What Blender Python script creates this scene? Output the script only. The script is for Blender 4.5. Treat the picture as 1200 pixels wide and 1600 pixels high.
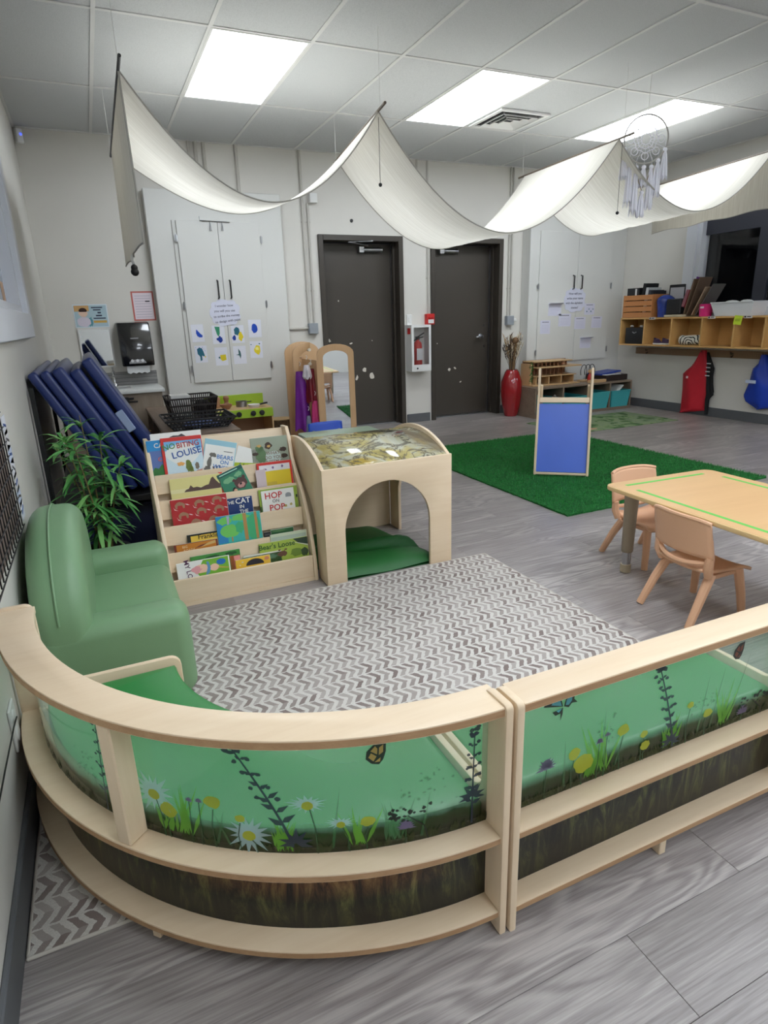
import bpy, bmesh, math, random
from mathutils import Matrix, Vector
R = math.radians
PI = math.pi
for o in list(bpy.data.objects): bpy.data.objects.remove(o, do_unlink=True)
SC = bpy.context.scene
COL = SC.collection
rng = random.Random(7)

# ------------------------------------------------------------------ camera
cam_data = bpy.data.cameras.new('camera')
cam = bpy.data.objects.new('camera', cam_data)
COL.objects.link(cam)
cam_data.sensor_fit = 'HORIZONTAL'
cam_data.sensor_width = 36.0
cam_data.lens = 962.4 / 1200 * 36.0
cam_data.clip_start = 0.02
def _cam_axes(yaw, pitch, roll):
    f = Vector((math.sin(yaw)*math.cos(pitch), math.cos(yaw)*math.cos(pitch), -math.sin(pitch)))
    r = Vector((math.cos(yaw), -math.sin(yaw), 0)); u = r.cross(f)
    c, s = math.cos(roll), math.sin(roll)
    return f, c*r + s*u, -s*r + c*u
_f, _r, _u = _cam_axes(R(24.241), R(17.471), R(-1.836))
cam.matrix_world = Matrix(((_r.x, _u.x, -_f.x, 0.3171), (_r.y, _u.y, -_f.y, 0.0301), (_r.z, _u.z, -_f.z, 1.2039), (0, 0, 0, 1)))
SC.camera = cam

# ------------------------------------------------------------------ world, exposure, light level
wd = bpy.data.worlds.new('night'); SC.world = wd
wd.use_nodes = True
wd.node_tree.nodes['Background'].inputs['Color'].default_value = (0.010, 0.012, 0.018, 1)
wd.node_tree.nodes['Background'].inputs['Strength'].default_value = 1.0
vs = SC.view_settings
vs.view_transform = 'Standard'; vs.look = 'None'; vs.gamma = 1.0; vs.use_curve_mapping = False
vs.exposure = 0.0
PANEL_LIGHT = 16.2         # emission of the ceiling troffers' diffusers

# ------------------------------------------------------------------ materials
def lin(c):
    return tuple(((x/255)/12.92 if x/255 <= 0.04045 else ((x/255+0.055)/1.055)**2.4) for x in c)
MC = {}
class NT:
    def __init__(s, name):
        s.m = bpy.data.materials.new(name); s.m.use_nodes = True
        s.t = s.m.node_tree; s.n = s.t.nodes; s.b = s.n['Principled BSDF']; s.out = s.n['Material Output']
    def node(s, typ, **k):
        n = s.n.new(typ)
        for a, v in k.items(): setattr(n, a, v)
        return n
    def link(s, a, b): s.t.links.new(a, b)
    def val(s, sock, v):
        if isinstance(v, bpy.types.NodeSocket): s.link(v, sock)
        else: sock.default_value = v
    def math(s, op, a, b=0.0, c=None, clamp=False):
        n = s.node('ShaderNodeMath', operation=op); n.use_clamp = clamp
        s.val(n.inputs[0], a); s.val(n.inputs[1], b)
        if c is not None: s.val(n.inputs[2], c)
        return n.outputs[0]
    def coord(s, scale=(1, 1, 1), rand=False, kind='Object'):
        tc = s.node('ShaderNodeTexCoord'); mp = s.node('ShaderNodeMapping')
        s.link(tc.outputs[kind], mp.inputs['Vector'])
        mp.inputs['Scale'].default_value = scale
        if rand:
            oi = s.node('ShaderNodeObjectInfo')
            cx = s.node('ShaderNodeCombineXYZ')
            for i, k in enumerate((31.7, 17.3, 9.1)):
                s.link(s.math('MULTIPLY', oi.outputs['Random'], k), cx.inputs[i])
            s.link(cx.outputs[0], mp.inputs['Location'])
        return mp.outputs[0]
    def noise(s, vec, scale=5, detail=4, rough=.55, dist=0.0):
        n = s.node('ShaderNodeTexNoise'); s.link(vec, n.inputs['Vector'])
        n.inputs['Scale'].default_value = scale; n.inputs['Detail'].default_value = detail
        n.inputs['Roughness'].default_value = rough; n.inputs['Distortion'].default_value = dist
        return n.outputs[0]
    def ramp(s, fac, stops):
        n = s.node('ShaderNodeValToRGB'); s.val(n.inputs[0], fac)
        e = n.color_ramp.elements
        while len(e) < len(stops): e.new(0.5)
        for el, (p, c) in zip(e, stops):
            el.position = p; el.color = (*c, 1) if len(c) == 3 else c
        return n.outputs[0]
    def mix(s, fac, a, b):
        n = s.node('ShaderNodeMix', data_type='RGBA')
        s.val(n.inputs[0], fac)
        for sock, v in ((n.inputs[6], a), (n.inputs[7], b)):
            if isinstance(v, tuple): sock.default_value = (*v, 1) if len(v) == 3 else v
            else: s.link(v, sock)
        return n.outputs[2]
    def bump(s, h, strength=.3, dist=.005):
        n = s.node('ShaderNodeBump'); n.inputs['Strength'].default_value = strength
        n.inputs['Distance'].default_value = dist; s.link(h, n.inputs['Height'])
        s.link(n.outputs[0], s.b.inputs['Normal'])
def mat(name, col=(200, 200, 200), rough=.5, metal=0.0, vary=0.0, vscale=6.0, bump=0.0, bscale=200.0, spec=.5, coat=0.0, emit=None, estr=1.0):
    if name in MC: return MC[name]
    t = NT(name); b = t.b
    c = lin(col)
    b.inputs['Base Color'].default_value = (*c, 1)
    b.inputs['Roughness'].default_value = rough; b.inputs['Metallic'].default_value = metal
    b.inputs['Specular IOR Level'].default_value = spec
    b.inputs['Coat Weight'].default_value = coat
    if vary:
        v = t.noise(t.coord(rand=True), vscale, 5, .6)
        t.link(t.ramp(v, [(.3, tuple(x*(1-vary) for x in c)), (.7, tuple(min(1, x*(1+vary)) for x in c))]), b.inputs['Base Color'])
    if bump:
        t.bump(t.noise(t.coord(), bscale, 3, .6), bump, .002)
    if emit:
        b.inputs['Emission Color'].default_value = (*lin(emit), 1); b.inputs['Emission Strength'].default_value = estr
    MC[name] = t.m
    return t.m
def wood(name, c1, c2, grain='x', rough=.45, scale=1.0, contrast=.5, coat=.1):
    if name in MC: return MC[name]
    t = NT(name)
    st = {'x': (1.2, 14, 14), 'y': (14, 1.2, 14), 'z': (14, 14, 1.2)}[grain]
    v = t.coord(tuple(x*scale for x in st), rand=True)
    n1 = t.noise(v, 1.0, 6, .6, .6)
    n2 = t.noise(t.coord(tuple(x*scale*3 for x in st), rand=True), 2.2, 3, .6, .2)
    f = t.math('ADD', t.math('MULTIPLY', n1, .7), t.math('MULTIPLY', n2, .3))
    lo, hi = .5 - .25/contrast*.5, .5 + .25/contrast*.5
    t.link(t.ramp(f, [(max(0, lo), lin(c2)), (min(1, hi), lin(c1))]), t.b.inputs['Base Color'])
    t.b.inputs['Roughness'].default_value = rough
    t.b.inputs['Coat Weight'].default_value = coat; t.b.inputs['Coat Roughness'].default_value = .3
    MC[name] = t.m
    return t.m
def flat(name, col, rough=.6): return mat(name, col, rough, spec=.3)

BIRCH = ((237, 217, 188), (222, 197, 163))
def birch(g='x'): return wood('birch_' + g, BIRCH[0], BIRCH[1], g, .42, 1.0, .45)
def ply_edge(): return wood('plywood_edge', (196, 160, 120), (166, 128, 92), 'x', .6, 3.0, .5, 0)

# ------------------------------------------------------------------ mesh helpers
WM = {}
class MB:
    def __init__(s): s.v = []; s.f = []
    def add(s, vs, fs):
        k = len(s.v); s.v += [tuple(x) for x in vs]; s.f += [tuple(i+k for i in f) for f in fs]; return s
    def bm(s, bm):
        bm.verts.index_update()
        return s.add([v.co[:] for v in bm.verts], [[v.index for v in f.verts] for f in bm.faces])
    def obox(s, M, hx, hy, hz, b=0.0, seg=2):
        bm = bmesh.new(); bmesh.ops.create_cube(bm, size=2)
        bmesh.ops.scale(bm, vec=(hx, hy, hz), verts=bm.verts)
        if b > 0: bmesh.ops.bevel(bm, geom=list(bm.edges), offset=min(b, hx*.98, hy*.98, hz*.98), segments=seg, affect='EDGES', profile=.5)
        bmesh.ops.transform(bm, matrix=M, verts=bm.verts)
        s.bm(bm); bm.free(); return s
    def box(s, x0, x1, y0, y1, z0, z1, b=0.0, seg=2):
        return s.obox(Matrix.Translation(((x0+x1)/2, (y0+y1)/2, (z0+z1)/2)), abs(x1-x0)/2, abs(y1-y0)/2, abs(z1-z0)/2, b, seg)
    def bar(s, p, q, w, h, b=0.0, up=(0, 0, 1), seg=1):
        p, q = Vector(p), Vector(q); d = (q-p); L = d.length; d.normalize()
        u = Vector(up)
        if abs(d.dot(u)) > .99: u = Vector((1, 0, 0))
        x = d.cross(u).normalized(); z = x.cross(d).normalized()
        M = Matrix(((x.x, d.x, z.x, 0), (x.y, d.y, z.y, 0), (x.z, d.z, z.z, 0), (0, 0, 0, 1)))
        M.translation = (p+q)/2
        return s.obox(M, w/2, L/2, h/2, b, seg)
    def tube(s, pts, r, n=8, closed=False, caps=True):
        pts = [Vector(p) for p in pts]; m = len(pts)
        rs = r if isinstance(r, (list, tuple)) else [r]*m
        rings = []; prev = None
        for i, p in enumerate(pts):
            if closed: d = pts[(i+1) % m] - pts[(i-1) % m]
            else: d = pts[min(i+1, m-1)] - pts[max(i-1, 0)]
            if d.length < 1e-9: d = Vector((0, 0, 1))
            d.normalize()
            if prev is None:
                u = Vector((0, 0, 1)) if abs(d.z) < .9 else Vector((1, 0, 0))
                x = d.cross(u).normalized()
            else:
                x = (prev - d*prev.dot(d))
                if x.length < 1e-6: x = d.cross(Vector((0, 0, 1)))
                x.normalize()
            prev = x; y = d.cross(x)
            rings.append([p + (x*math.cos(2*PI*k/n) + y*math.sin(2*PI*k/n))*rs[i] for k in range(n)])
        vs = [v for ring in rings for v in ring]; fs = []
        for i in range(m if closed else m-1):
            a, b = i*n, ((i+1) % m)*n
            for k in range(n): fs.append((a+k, a+(k+1) % n, b+(k+1) % n, b+k))
        if caps and not closed:
            fs.append(tuple(range(n-1, -1, -1))); fs.append(tuple((m-1)*n + k for k in range(n)))
        return s.add(vs, fs)
    def lathe(s, prof, c=(0, 0, 0), n=24, M=None, sx=1.0, sy=1.0):
        vs = []; fs = []
        for r, z in prof:
            for k in range(n):
                p = Vector((r*math.cos(2*PI*k/n)*sx, r*math.sin(2*PI*k/n)*sy, z))
                if M: p = M @ p
                vs.append(p + Vector(c))
        m = len(prof)
        for i in range(m-1):
            for k in range(n): fs.append((i*n+k, i*n+(k+1) % n, (i+1)*n+(k+1) % n, (i+1)*n+k))
        if prof[0][0] > 1e-6: fs.append(tuple(range(n-1, -1, -1)))
        if prof[-1][0] > 1e-6: fs.append(tuple((m-1)*n+k for k in range(n)))
        return s.add(vs, fs)
    def ball(s, c, r, n=12, m=8, sc=(1, 1, 1)):
        prof = [(math.sin(PI*i/m)*r, -math.cos(PI*i/m)*r) for i in range(m+1)]
        M = Matrix.Diagonal((*sc, 1))
        return s.lathe(prof, c, n, M)
    def prism(s, poly, o, ux, uy, depth, b=0.0, seg=2):
        o, ux, uy = Vector(o), Vector(ux), Vector(uy); nz = ux.cross(uy).normalized()
        bm = bmesh.new()
        lo = [bm.verts.new(o + ux*x + uy*y) for x, y in poly]
        hi = [bm.verts.new(o + ux*x + uy*y + nz*depth) for x, y in poly]
        k = len(poly)
        bot = bm.faces.new(lo[::-1]); top = bm.faces.new(hi)
        for i in range(k): bm.faces.new((lo[i], lo[(i+1) % k], hi[(i+1) % k], hi[i]))
        bmesh.ops.recalc_face_normals(bm, faces=bm.faces)
        if b > 0:
            es = list(bot.edges) + list(top.edges)
            bmesh.ops.bevel(bm, geom=es, offset=b, segments=seg, affect='EDGES', profile=.5, clamp_overlap=True)
        s.bm(bm); bm.free(); return s
    def poly(s, poly, o, ux, uy):
        o, ux, uy = Vector(o), Vector(ux), Vector(uy)
        return s.add([o + ux*x + uy*y for x, y in poly], [tuple(range(len(poly)))])
    def sheet(s, fn, nu, nv):
        vs = [fn(i/nu, j/nv) for i in range(nu+1) for j in range(nv+1)]
        fs = [(i*(nv+1)+j, (i+1)*(nv+1)+j, (i+1)*(nv+1)+j+1, i*(nv+1)+j+1) for i in range(nu) for j in range(nv)]
        return s.add(vs, fs)
    def ring(s, c, r0, r1, a0, a1, z0, z1, n=32, b=0.0):
        # a flat curved board: sector of an annulus
        poly = [(c[0]+r1*math.cos(a0+(a1-a0)*i/n), c[1]+r1*math.sin(a0+(a1-a0)*i/n)) for i in range(n+1)]
        poly += [(c[0]+r0*math.cos(a1+(a0-a1)*i/n), c[1]+r0*math.sin(a1+(a0-a1)*i/n)) for i in range(n+1)]
        return s.prism(poly, (0, 0, z0), (1, 0, 0), (0, 1, 0), z1-z0, b, 2)
    def turn(s, c, deg):
        M = Matrix.Translation(c) @ Matrix.Rotation(R(deg), 4, 'Z') @ Matrix.Translation(-Vector(c))
        s.v = [tuple(M @ Vector(v)) for v in s.v]; return s
    def mesh(s, name, parent=None):
        vs = s.v
        if parent is not None:
            Mi = WM[parent].inverted(); vs = [Mi @ Vector(v) for v in vs]
        me = bpy.data.meshes.new(name); me.from_pydata([tuple(v) for v in vs], [], s.f); me.update()
        return me
    def build(s, name, material, parent=None, smooth=35, solid=0.0, local=False):
        me = s.mesh(name, None if local else parent)
        if smooth: 
            me.shade_smooth(); me.set_sharp_from_angle(angle=R(smooth))
        o = bpy.data.objects.new(name, me); COL.objects.link(o)
        me.materials.append(material)
        WM[o] = WM[parent] if parent is not None else Matrix.Identity(4)
        if parent is not None: o.parent = parent
        if solid:
            md = o.modifiers.new('thickness', 'SOLIDIFY'); md.thickness = solid; md.offset = 0
        return o
def tag(o, label, cat, group=None, kind=None):
    o['label'] = label; o['category'] = cat
    if group: o['group'] = group
    if kind: o['kind'] = kind
    return o
def thing(name, label, cat, loc=(0, 0, 0), rz=0.0, group=None):
    o = bpy.data.objects.new(name, None); COL.objects.link(o); o.empty_display_size = .05
    o.location = loc; o.rotation_euler = (0, 0, rz)
    WM[o] = Matrix.Translation(loc) @ Matrix.Rotation(rz, 4, 'Z')
    return tag(o, label, cat, group)
def struct(o, kind='structure'):
    o['kind'] = kind; return o
def loc_frame(t): return WM[t]
def copy_tree(src, loc, rz, label, group=None, scale=None):
    M = Matrix.Translation(loc) @ Matrix.Rotation(rz, 4, 'Z')
    r = src.copy(); COL.objects.link(r); r.location = loc; r.rotation_euler = (0, 0, rz); WM[r] = M
    r['label'] = label
    if group: r['group'] = group
    for ch in [c for c in bpy.data.objects if c.parent == src]:
        c = ch.copy(); COL.objects.link(c); c.parent = r; WM[c] = M
        for g in [x for x in bpy.data.objects if x.parent == ch]:
            d = g.copy(); COL.objects.link(d); d.parent = c; WM[d] = M
    return r
TXT = {}
def text(body, size, material, parent, o, ux, uy, name='lettering', align='CENTER', bold=0.0, sx=1.0, lift=.0008):
    # flat lettering: o = middle of the first line's baseline, ux/uy unit directions of writing and up
    key = (body, align, bold)
    if key not in TXT:
        cu = bpy.data.curves.new('t', 'FONT'); cu.body = body; cu.align_x = align; cu.size = 1.0; cu.offset = bold; cu.resolution_u = 2
        cu.space_line = .95
        ob = bpy.data.objects.new('t', cu); COL.objects.link(ob)
        me = bpy.data.meshes.new_from_object(ob)
        TXT[key] = ([v.co[:] for v in me.vertices], [tuple(p.vertices) for p in me.polygons])
        bpy.data.objects.remove(ob); bpy.data.curves.remove(cu); bpy.data.meshes.remove(me)
    vs, fs = TXT[key]
    o, ux, uy = Vector(o), Vector(ux).normalized(), Vector(uy).normalized(); n = ux.cross(uy).normalized()
    mb = MB().add([o + ux*(v[0]*size*sx) + uy*(v[1]*size) + n*lift for v in vs], fs)
    return mb.build(name, material, parent, smooth=0)
def arc(cx, cy, r, a0, a1, n, ry=None):
    ry = r if ry is None else ry
    return [(cx + r*math.cos(R(a0+(a1-a0)*i/n)), cy + ry*math.sin(R(a0+(a1-a0)*i/n))) for i in range(n+1)]
def blob(cx, cy, rx, ry, seed=0, jag=.25, n=16):
    q = random.Random(seed)
    return [(cx + rx*math.cos(2*PI*i/n)*(1+q.uniform(-jag, jag)), cy + ry*math.sin(2*PI*i/n)*(1+q.uniform(-jag, jag))) for i in range(n)]
def rrect(x0, x1, y0, y1, r, n=5):
    return arc(x1-r, y1-r, r, 0, 90, n) + arc(x0+r, y1-r, r, 90, 180, n) + arc(x0+r, y0+r, r, 180, 270, n) + arc(x1-r, y0+r, r, 270, 360, n)
# ------------------------------------------------------------------ the room
XR, YB, YF, ZC = 6.72, 6.606, -3.1152, 2.81
M_WALL = mat('wall_paint', (212, 209, 202), .55, vary=.02, vscale=2.0, bump=.08, bscale=90)
M_WHITE = mat('white_paint', (222, 222, 220), .45)
M_BASE = mat('grey_vinyl_base', (92, 94, 97), .5)

def plank_material():
    t = NT('vinyl_plank')
    big = t.noise(t.coord((1.0, 4.5, 4.5), rand=True), 1.0, 2, .5, .3)
    lines = t.math('SINE', t.math('MULTIPLY', t.noise(t.coord((1.1, 6.5, 6.5), rand=True), 1.0, 2.5, .5, .25), 95.0))
    mask = t.ramp(t.noise(t.coord((.9, 5, 5), rand=True), 1.0, 1, .5), [(.44, (0, 0, 0)), (.60, (1, 1, 1))])
    fine = t.noise(t.coord((5, 160, 160), rand=True), 1.0, 4, .65, .2)
    f = t.math('ADD', t.math('MULTIPLY', big, .40), t.math('ADD', t.math('MULTIPLY', t.math('MULTIPLY', lines, mask), .085), t.math('MULTIPLY', fine, .55)))
    col = t.ramp(f, [(.27, lin((112, 105, 104))), (.46, lin((150, 143, 141))), (.66, lin((182, 176, 172)))])
    oi = t.node('ShaderNodeObjectInfo')
    hs = t.node('ShaderNodeHueSaturation'); t.link(col, hs.inputs['Color'])
    t.link(t.math('ADD', t.math('MULTIPLY', oi.outputs['Random'], .16), .92), hs.inputs['Value'])
    t.link(hs.outputs[0], t.b.inputs['Base Color'])
    t.b.inputs['Roughness'].default_value = .38
    t.bump(fine, .12, .002)
    return t.m
M_PLANK = plank_material()
floor = MB().box(-.1, XR+.1, YF-.1, YB+.35, -.10, -.004).build('floor', mat('floor_underlay', (84, 79, 78), .7), smooth=0)
struct(floor)
PW, PL = .171, 1.22
_full = {}
def plank(x0, x1, y0):
    L = round(x1-x0, 3)
    if L not in _full:
        me = MB().box(-L/2+.0004, L/2-.0004, -PW/2+.0004, PW/2-.0004, -.004, 0, .0008, 1).mesh('plank'); me.materials.append(M_PLANK); _full[L] = me
    o = bpy.data.objects.new('plank', _full[L]); COL.objects.link(o); o.parent = floor
    o.location = ((x0+x1)/2, y0+PW/2, 0)
_r = 0
y = .514 - PW*2
joints = {2: 1.12, 3: 1.455, 1: .35, 4: .75}
while y < 6.60:
    j = joints.get(_r, (0.42*_r*1.37) % PL) % PL
    xs = [0.0] + [j + PL*k for k in range(-1, 7) if .05 < j + PL*k < XR-.05] + [XR]
    for a, b in zip(xs, xs[1:]): plank(a, b, y)
    y += PW; _r += 1
_pm = MB().box(0, XR, YF, .514-PW*2, -.004, 0).build('plank', M_PLANK, floor, smooth=0); _pm['kind'] = 'stuff'
for x0, x1 in ((2.64, 3.58), (3.97, 4.91)):
    MB().box(x0, x1, y, YB+.24, -.004, 0).build('plank', M_PLANK, floor, smooth=0)

def wall(name, boxes):
    mb = MB()
    for b in boxes: mb.box(*b)
    return struct(mb.build(name, M_WALL, smooth=0))
# window openings: left wall y 2.2-4.2 z 1.29-2.3 ; right wall y 2.4-5.40 z 1.20-2.34
wall('wall_left', [(-.2, 0, YF, 2.2, 0, ZC), (-.2, 0, 4.2, YB+.2, 0, ZC), (-.2, 0, 2.2, 4.2, 0, 1.29), (-.2, 0, 2.2, 4.2, 2.3, ZC)])
wall('wall_right', [(XR, XR+.2, YF, 2.4, 0, ZC), (XR, XR+.2, 5.40, YB+.2, 0, ZC), (XR, XR+.2, 2.4, 5.40, 0, 1.20), (XR, XR+.2, 2.4, 5.40, 2.34, ZC)])
wall('wall_back', [(0, 2.65, YB, YB+.25, 0, ZC), (3.57, 3.98, YB, YB+.25, 0, ZC), (4.90, XR, YB, YB+.25, 0, ZC), (2.65, 3.57, YB, YB+.25, 2.04, ZC), (3.98, 4.90, YB, YB+.25, 2.04, ZC)])
wall('wall_front', [(0, XR, YF-.2, YF, 0, ZC)])
bb = MB().box(0, .012, YF, 6.0, 0, .10, .003, 1); struct(bb.build('baseboard_left', M_BASE))
bb = MB().box(XR-.012, XR, YF, YB, 0, .105, .003, 1); struct(bb.build('baseboard_right', M_BASE))
for k, (a, b) in enumerate(((0, .94), (2.24, 2.60), (3.62, 3.93), (4.95, 5.18))):
    struct(MB().box(a, b, YB-.012, YB, 0, .10, .003, 1).build('baseboard_back' if k == 0 else 'baseboard_back.%03d' % k, M_BASE))

# ------------------------------------------------------------------ ceiling: tiles hung in a T-bar grid
T = .6096
GX = [0.0] + [.60 + T*i for i in range(11)] + [XR]
GX = [x for x in GX if x <= XR+1e-6]
GY = [4.2 + 2*T*k for k in range(-6, 2)]
GY = [YF] + [g for g in GY if g > YF+.1] + [YB]
def tile_material():
    t = NT('ceiling_tile')
    n = t.noise(t.coord(rand=True), 240, 3, .7); n2 = t.noise(t.coord(rand=True), 60, 2, .5)
    t.link(t.ramp(n, [(.30, lin((176, 178, 180))), (.52, lin((204, 206, 207)))]), t.b.inputs['Base Color'])
    t.b.inputs['Roughness'].default_value = .9; t.bump(n, .35, .003)
    return t.m
M_TILE = tile_material()
ceiling = struct(MB().box(-.1, XR+.1, YF-.1, YB+.1, ZC+.03, ZC+.08).build('ceiling', mat('ceiling_void', (120, 120, 120), .9), smooth=0))
LIGHTS = {(2, 1), (5, 1), (8, 1)}
light_cells = []
LIGHT_ROWS = (4.2, 4.2-2*T*3, 4.2-2*T*5)
for i in range(len(GX)-1):
    for j in range(len(GY)-1):
        x0, x1, y0, y1 = GX[i], GX[i+1], GY[j], GY[j+1]
        is_light = any(abs(x0-lx) < .05 for lx in (.60+T, .60+4*T, .60+7*T)) and any(abs(y0-ly) < .05 for ly in LIGHT_ROWS)
        if is_light: light_cells.append((x0, x1, y0, y1)); continue
        MB().box(x0+.004, x1-.004, y0+.004, y1-.004, ZC+.006, ZC+.022, .003, 1).build('ceiling_tile', M_TILE, ceiling, smooth=0)
M_TBAR = mat('t_bar', (214, 214, 212), .5)
for x in GX[1:-1]: MB().box(x-.012, x+.012, YF, YB, ZC, ZC+.007).build('t_bar', M_TBAR, ceiling, smooth=0)
for yy in GY[1:-1]: MB().box(0, XR, yy-.012, yy+.012, ZC+.0005, ZC+.0075).build('t_bar', M_TBAR, ceiling, smooth=0)
for a in ((0, .02, YF, YB), (XR-.02, XR, YF, YB), (0, XR, YB-.02, YB)): MB().box(a[0], a[1], a[2], a[3], ZC-.001, ZC+.006).build('wall_angle', M_TBAR, ceiling, smooth=0)

M_DIFF = mat('lit_diffuser', (255, 255, 255), .5, emit=(238, 246, 255), estr=PANEL_LIGHT)
names = {0: 'bright ceiling light panel above the white cupboard doors, nearest the left wall', 1: 'bright ceiling light panel beside the ceiling air vent', 2: 'bright ceiling light panel behind the dream catcher'}
kk = 0
for (x0, x1, y0, y1) in sorted(light_cells, key=lambda c: (-c[2], c[0])):
    lab = names.get(kk, 'ceiling light panel %s, %s of its row' % ('above the benches' if kk < 6 else 'behind the camera', ('leftmost', 'middle', 'rightmost')[kk % 3]))
    t = thing('ceiling_light', lab, 'ceiling light', ((x0+x1)/2, (y0+y1)/2, ZC), 0, 'ceiling light panels')
    f = MB()
    for a in ((x0+.006, x0+.022, y0+.006, y1-.006), (x1-.022, x1-.006, y0+.006, y1-.006), (x0+.022, x1-.022, y0+.006, y0+.022), (x0+.022, x1-.022, y1-.022, y1-.006)):
        f.box(a[0], a[1], a[2], a[3], ZC-.002, ZC+.02)
    f.build('frame', M_WHITE, t, smooth=0)
    MB().box(x0+.022, x1-.022, y0+.022, y1-.022, ZC+.004, ZC+.016).build('diffuser', M_DIFF, t, smooth=0)
    kk += 1

# ceiling vent in the cell right of the second light
t = thing('ceiling_vent', 'white square air vent with angled louvres in the ceiling', 'air vent', (3.90, 5.06, ZC))
vx0, vx1, vy0, vy1 = 3.66, 4.16, 4.86, 5.36
def sq_frame(mb, x0, x1, y0, y1, w, z0, z1):
    for a in ((x0, x0+w, y0, y1), (x1-w, x1, y0, y1), (x0+w, x1-w, y0, y0+w), (x0+w, x1-w, y1-w, y1)): mb.box(*a, z0, z1)
    return mb
sq_frame(MB(), vx0, vx1, vy0, vy1, .035, ZC-.012, ZC+.002).build('frame', M_WHITE, t, smooth=0)
MB().box(vx0+.03, vx1-.03, vy0+.03, vy1-.03, ZC-.001, ZC+.001).build('backing', mat('vent_dark', (58, 58, 60), .8), t, smooth=0)
for q in range(3):
    w = .06 + .055*q
    m = MB()
    cx, cy = (vx0+vx1)/2, (vy0+vy1)/2
    for sx, sy in ((1, 0), (-1, 0), (0, 1), (0, -1)):
        if sx: m.bar((cx+sx*w, cy-w, ZC-.012), (cx+sx*w, cy+w, ZC-.012), .028, .003, up=(sx, 0, .9))
        else: m.bar((cx-w, cy+sy*w, ZC-.012), (cx+w, cy+sy*w, ZC-.012), .028, .003, up=(0, sy, .9))
    m.build('louvre', M_WHITE, t, smooth=0)

# ------------------------------------------------------------------ windows
def glass_material(name, tint=(1, 1, 1), refl=.06):
    if name in MC: return MC[name]
    t = NT(name); tr = t.node('ShaderNodeBsdfTransparent'); gl = t.node('ShaderNodeBsdfGlossy'); mx = t.node('ShaderNodeMixShader'); fr = t.node('ShaderNodeFresnel')
    tr.inputs[0].default_value = (*tint, 1); gl.inputs['Roughness'].default_value = .02; fr.inputs[0].default_value = 1.33
    t.link(t.math('ADD', fr.outputs[0], refl, clamp=True), mx.inputs[0]); t.link(tr.outputs[0], mx.inputs[1]); t.link(gl.outputs[0], mx.inputs[2]); t.link(mx.outputs[0], t.out.inputs[0])
    MC[name] = t.m; return t.m
M_GLASS = glass_material('window_glass', refl=.0)
M_TRIM = mat('window_trim', (216, 219, 226), .4)
m = MB()
m.box(XR-.025, XR+.0, 5.39, 5.53, 1.10, 2.46, .004, 1).box(XR-.025, XR, 2.28, 2.41, 1.10, 2.46, .004, 1).box(XR-.025, XR, 2.41, 5.39, 2.33, 2.46, .004, 1).box(XR-.05, XR, 2.28, 5.53, 1.11, 1.20, .004, 1)
m.box(XR, XR+.12, 5.34, 5.40, 1.20, 2.34).box(XR, XR+.12, 2.4, 2.46, 1.20, 2.34).box(XR, XR+.12, 2.46, 5.34, 1.20, 1.25).box(XR, XR+.12, 2.46, 5.34, 2.29, 2.34)
w2 = struct(m.build('window_2', M_TRIM, smooth=0))
M_GLASSGREY = mat('dark_glass_grey', (44, 46, 56), .5)  # dark grey of the shapes added in the glass
for yy in (4.62, 3.7): MB().box(XR+.06, XR+.10, yy-.07, yy+.07, 1.25, 2.29).build('glass_band', M_GLASSGREY, w2, smooth=0)  # added bars standing in for the grey band that shows in the glass
MB().box(XR+.062, XR+.098, 4.69, 5.34, 1.98, 2.29).build('reflection_panel', M_GLASSGREY, w2, smooth=0)  # dark panel added for the grey reflection high in this pane
for a, b in ((4.69, 5.34), (3.77, 4.55), (2.46, 3.63)): MB().sheet(lambda u, v: (XR+.078, a+(b-a)*u, 1.25+1.04*v), 1, 1).build('pane', M_GLASS, w2, smooth=0)
# a dark yard outside: low wall of the building opposite
o = struct(MB().box(XR+2.6, XR+2.8, 0, 8, -.1, 3.0).build('wall_outside', mat('night_wall', (22, 23, 28), .8), smooth=0))
w1 = MB()
w1.box(-.01, .03, 4.20, 4.33, 1.16, 2.42, .004, 1).box(-.01, .03, 2.08, 2.21, 1.16, 2.42, .004, 1).box(-.01, .03, 2.21, 4.20, 2.29, 2.42, .004, 1).box(-.01, .032, 2.08, 4.33, 1.16, 1.29, .004, 1)
w1.box(-.12, 0, 4.15, 4.20, 1.29, 2.3).box(-.12, 0, 2.2, 2.25, 1.29, 2.3).box(-.12, 0, 2.25, 4.15, 2.25, 2.3).box(-.12, 0, 2.25, 4.15, 1.29, 1.33)
w1 = struct(w1.build('window_1', M_TRIM, smooth=0))
MB().box(-.07, -.062, 2.25, 4.15, 1.33, 2.25).build('pane', mat('frosted_pane', (196, 204, 216), .25), w1, smooth=0)
pic = MB().box(-.061, -.060, 3.98, 4.10, 1.335, 1.45)
o = pic.build('sticker', mat('peach_sticker', (214, 178, 146), .6), w1, smooth=0)

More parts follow.
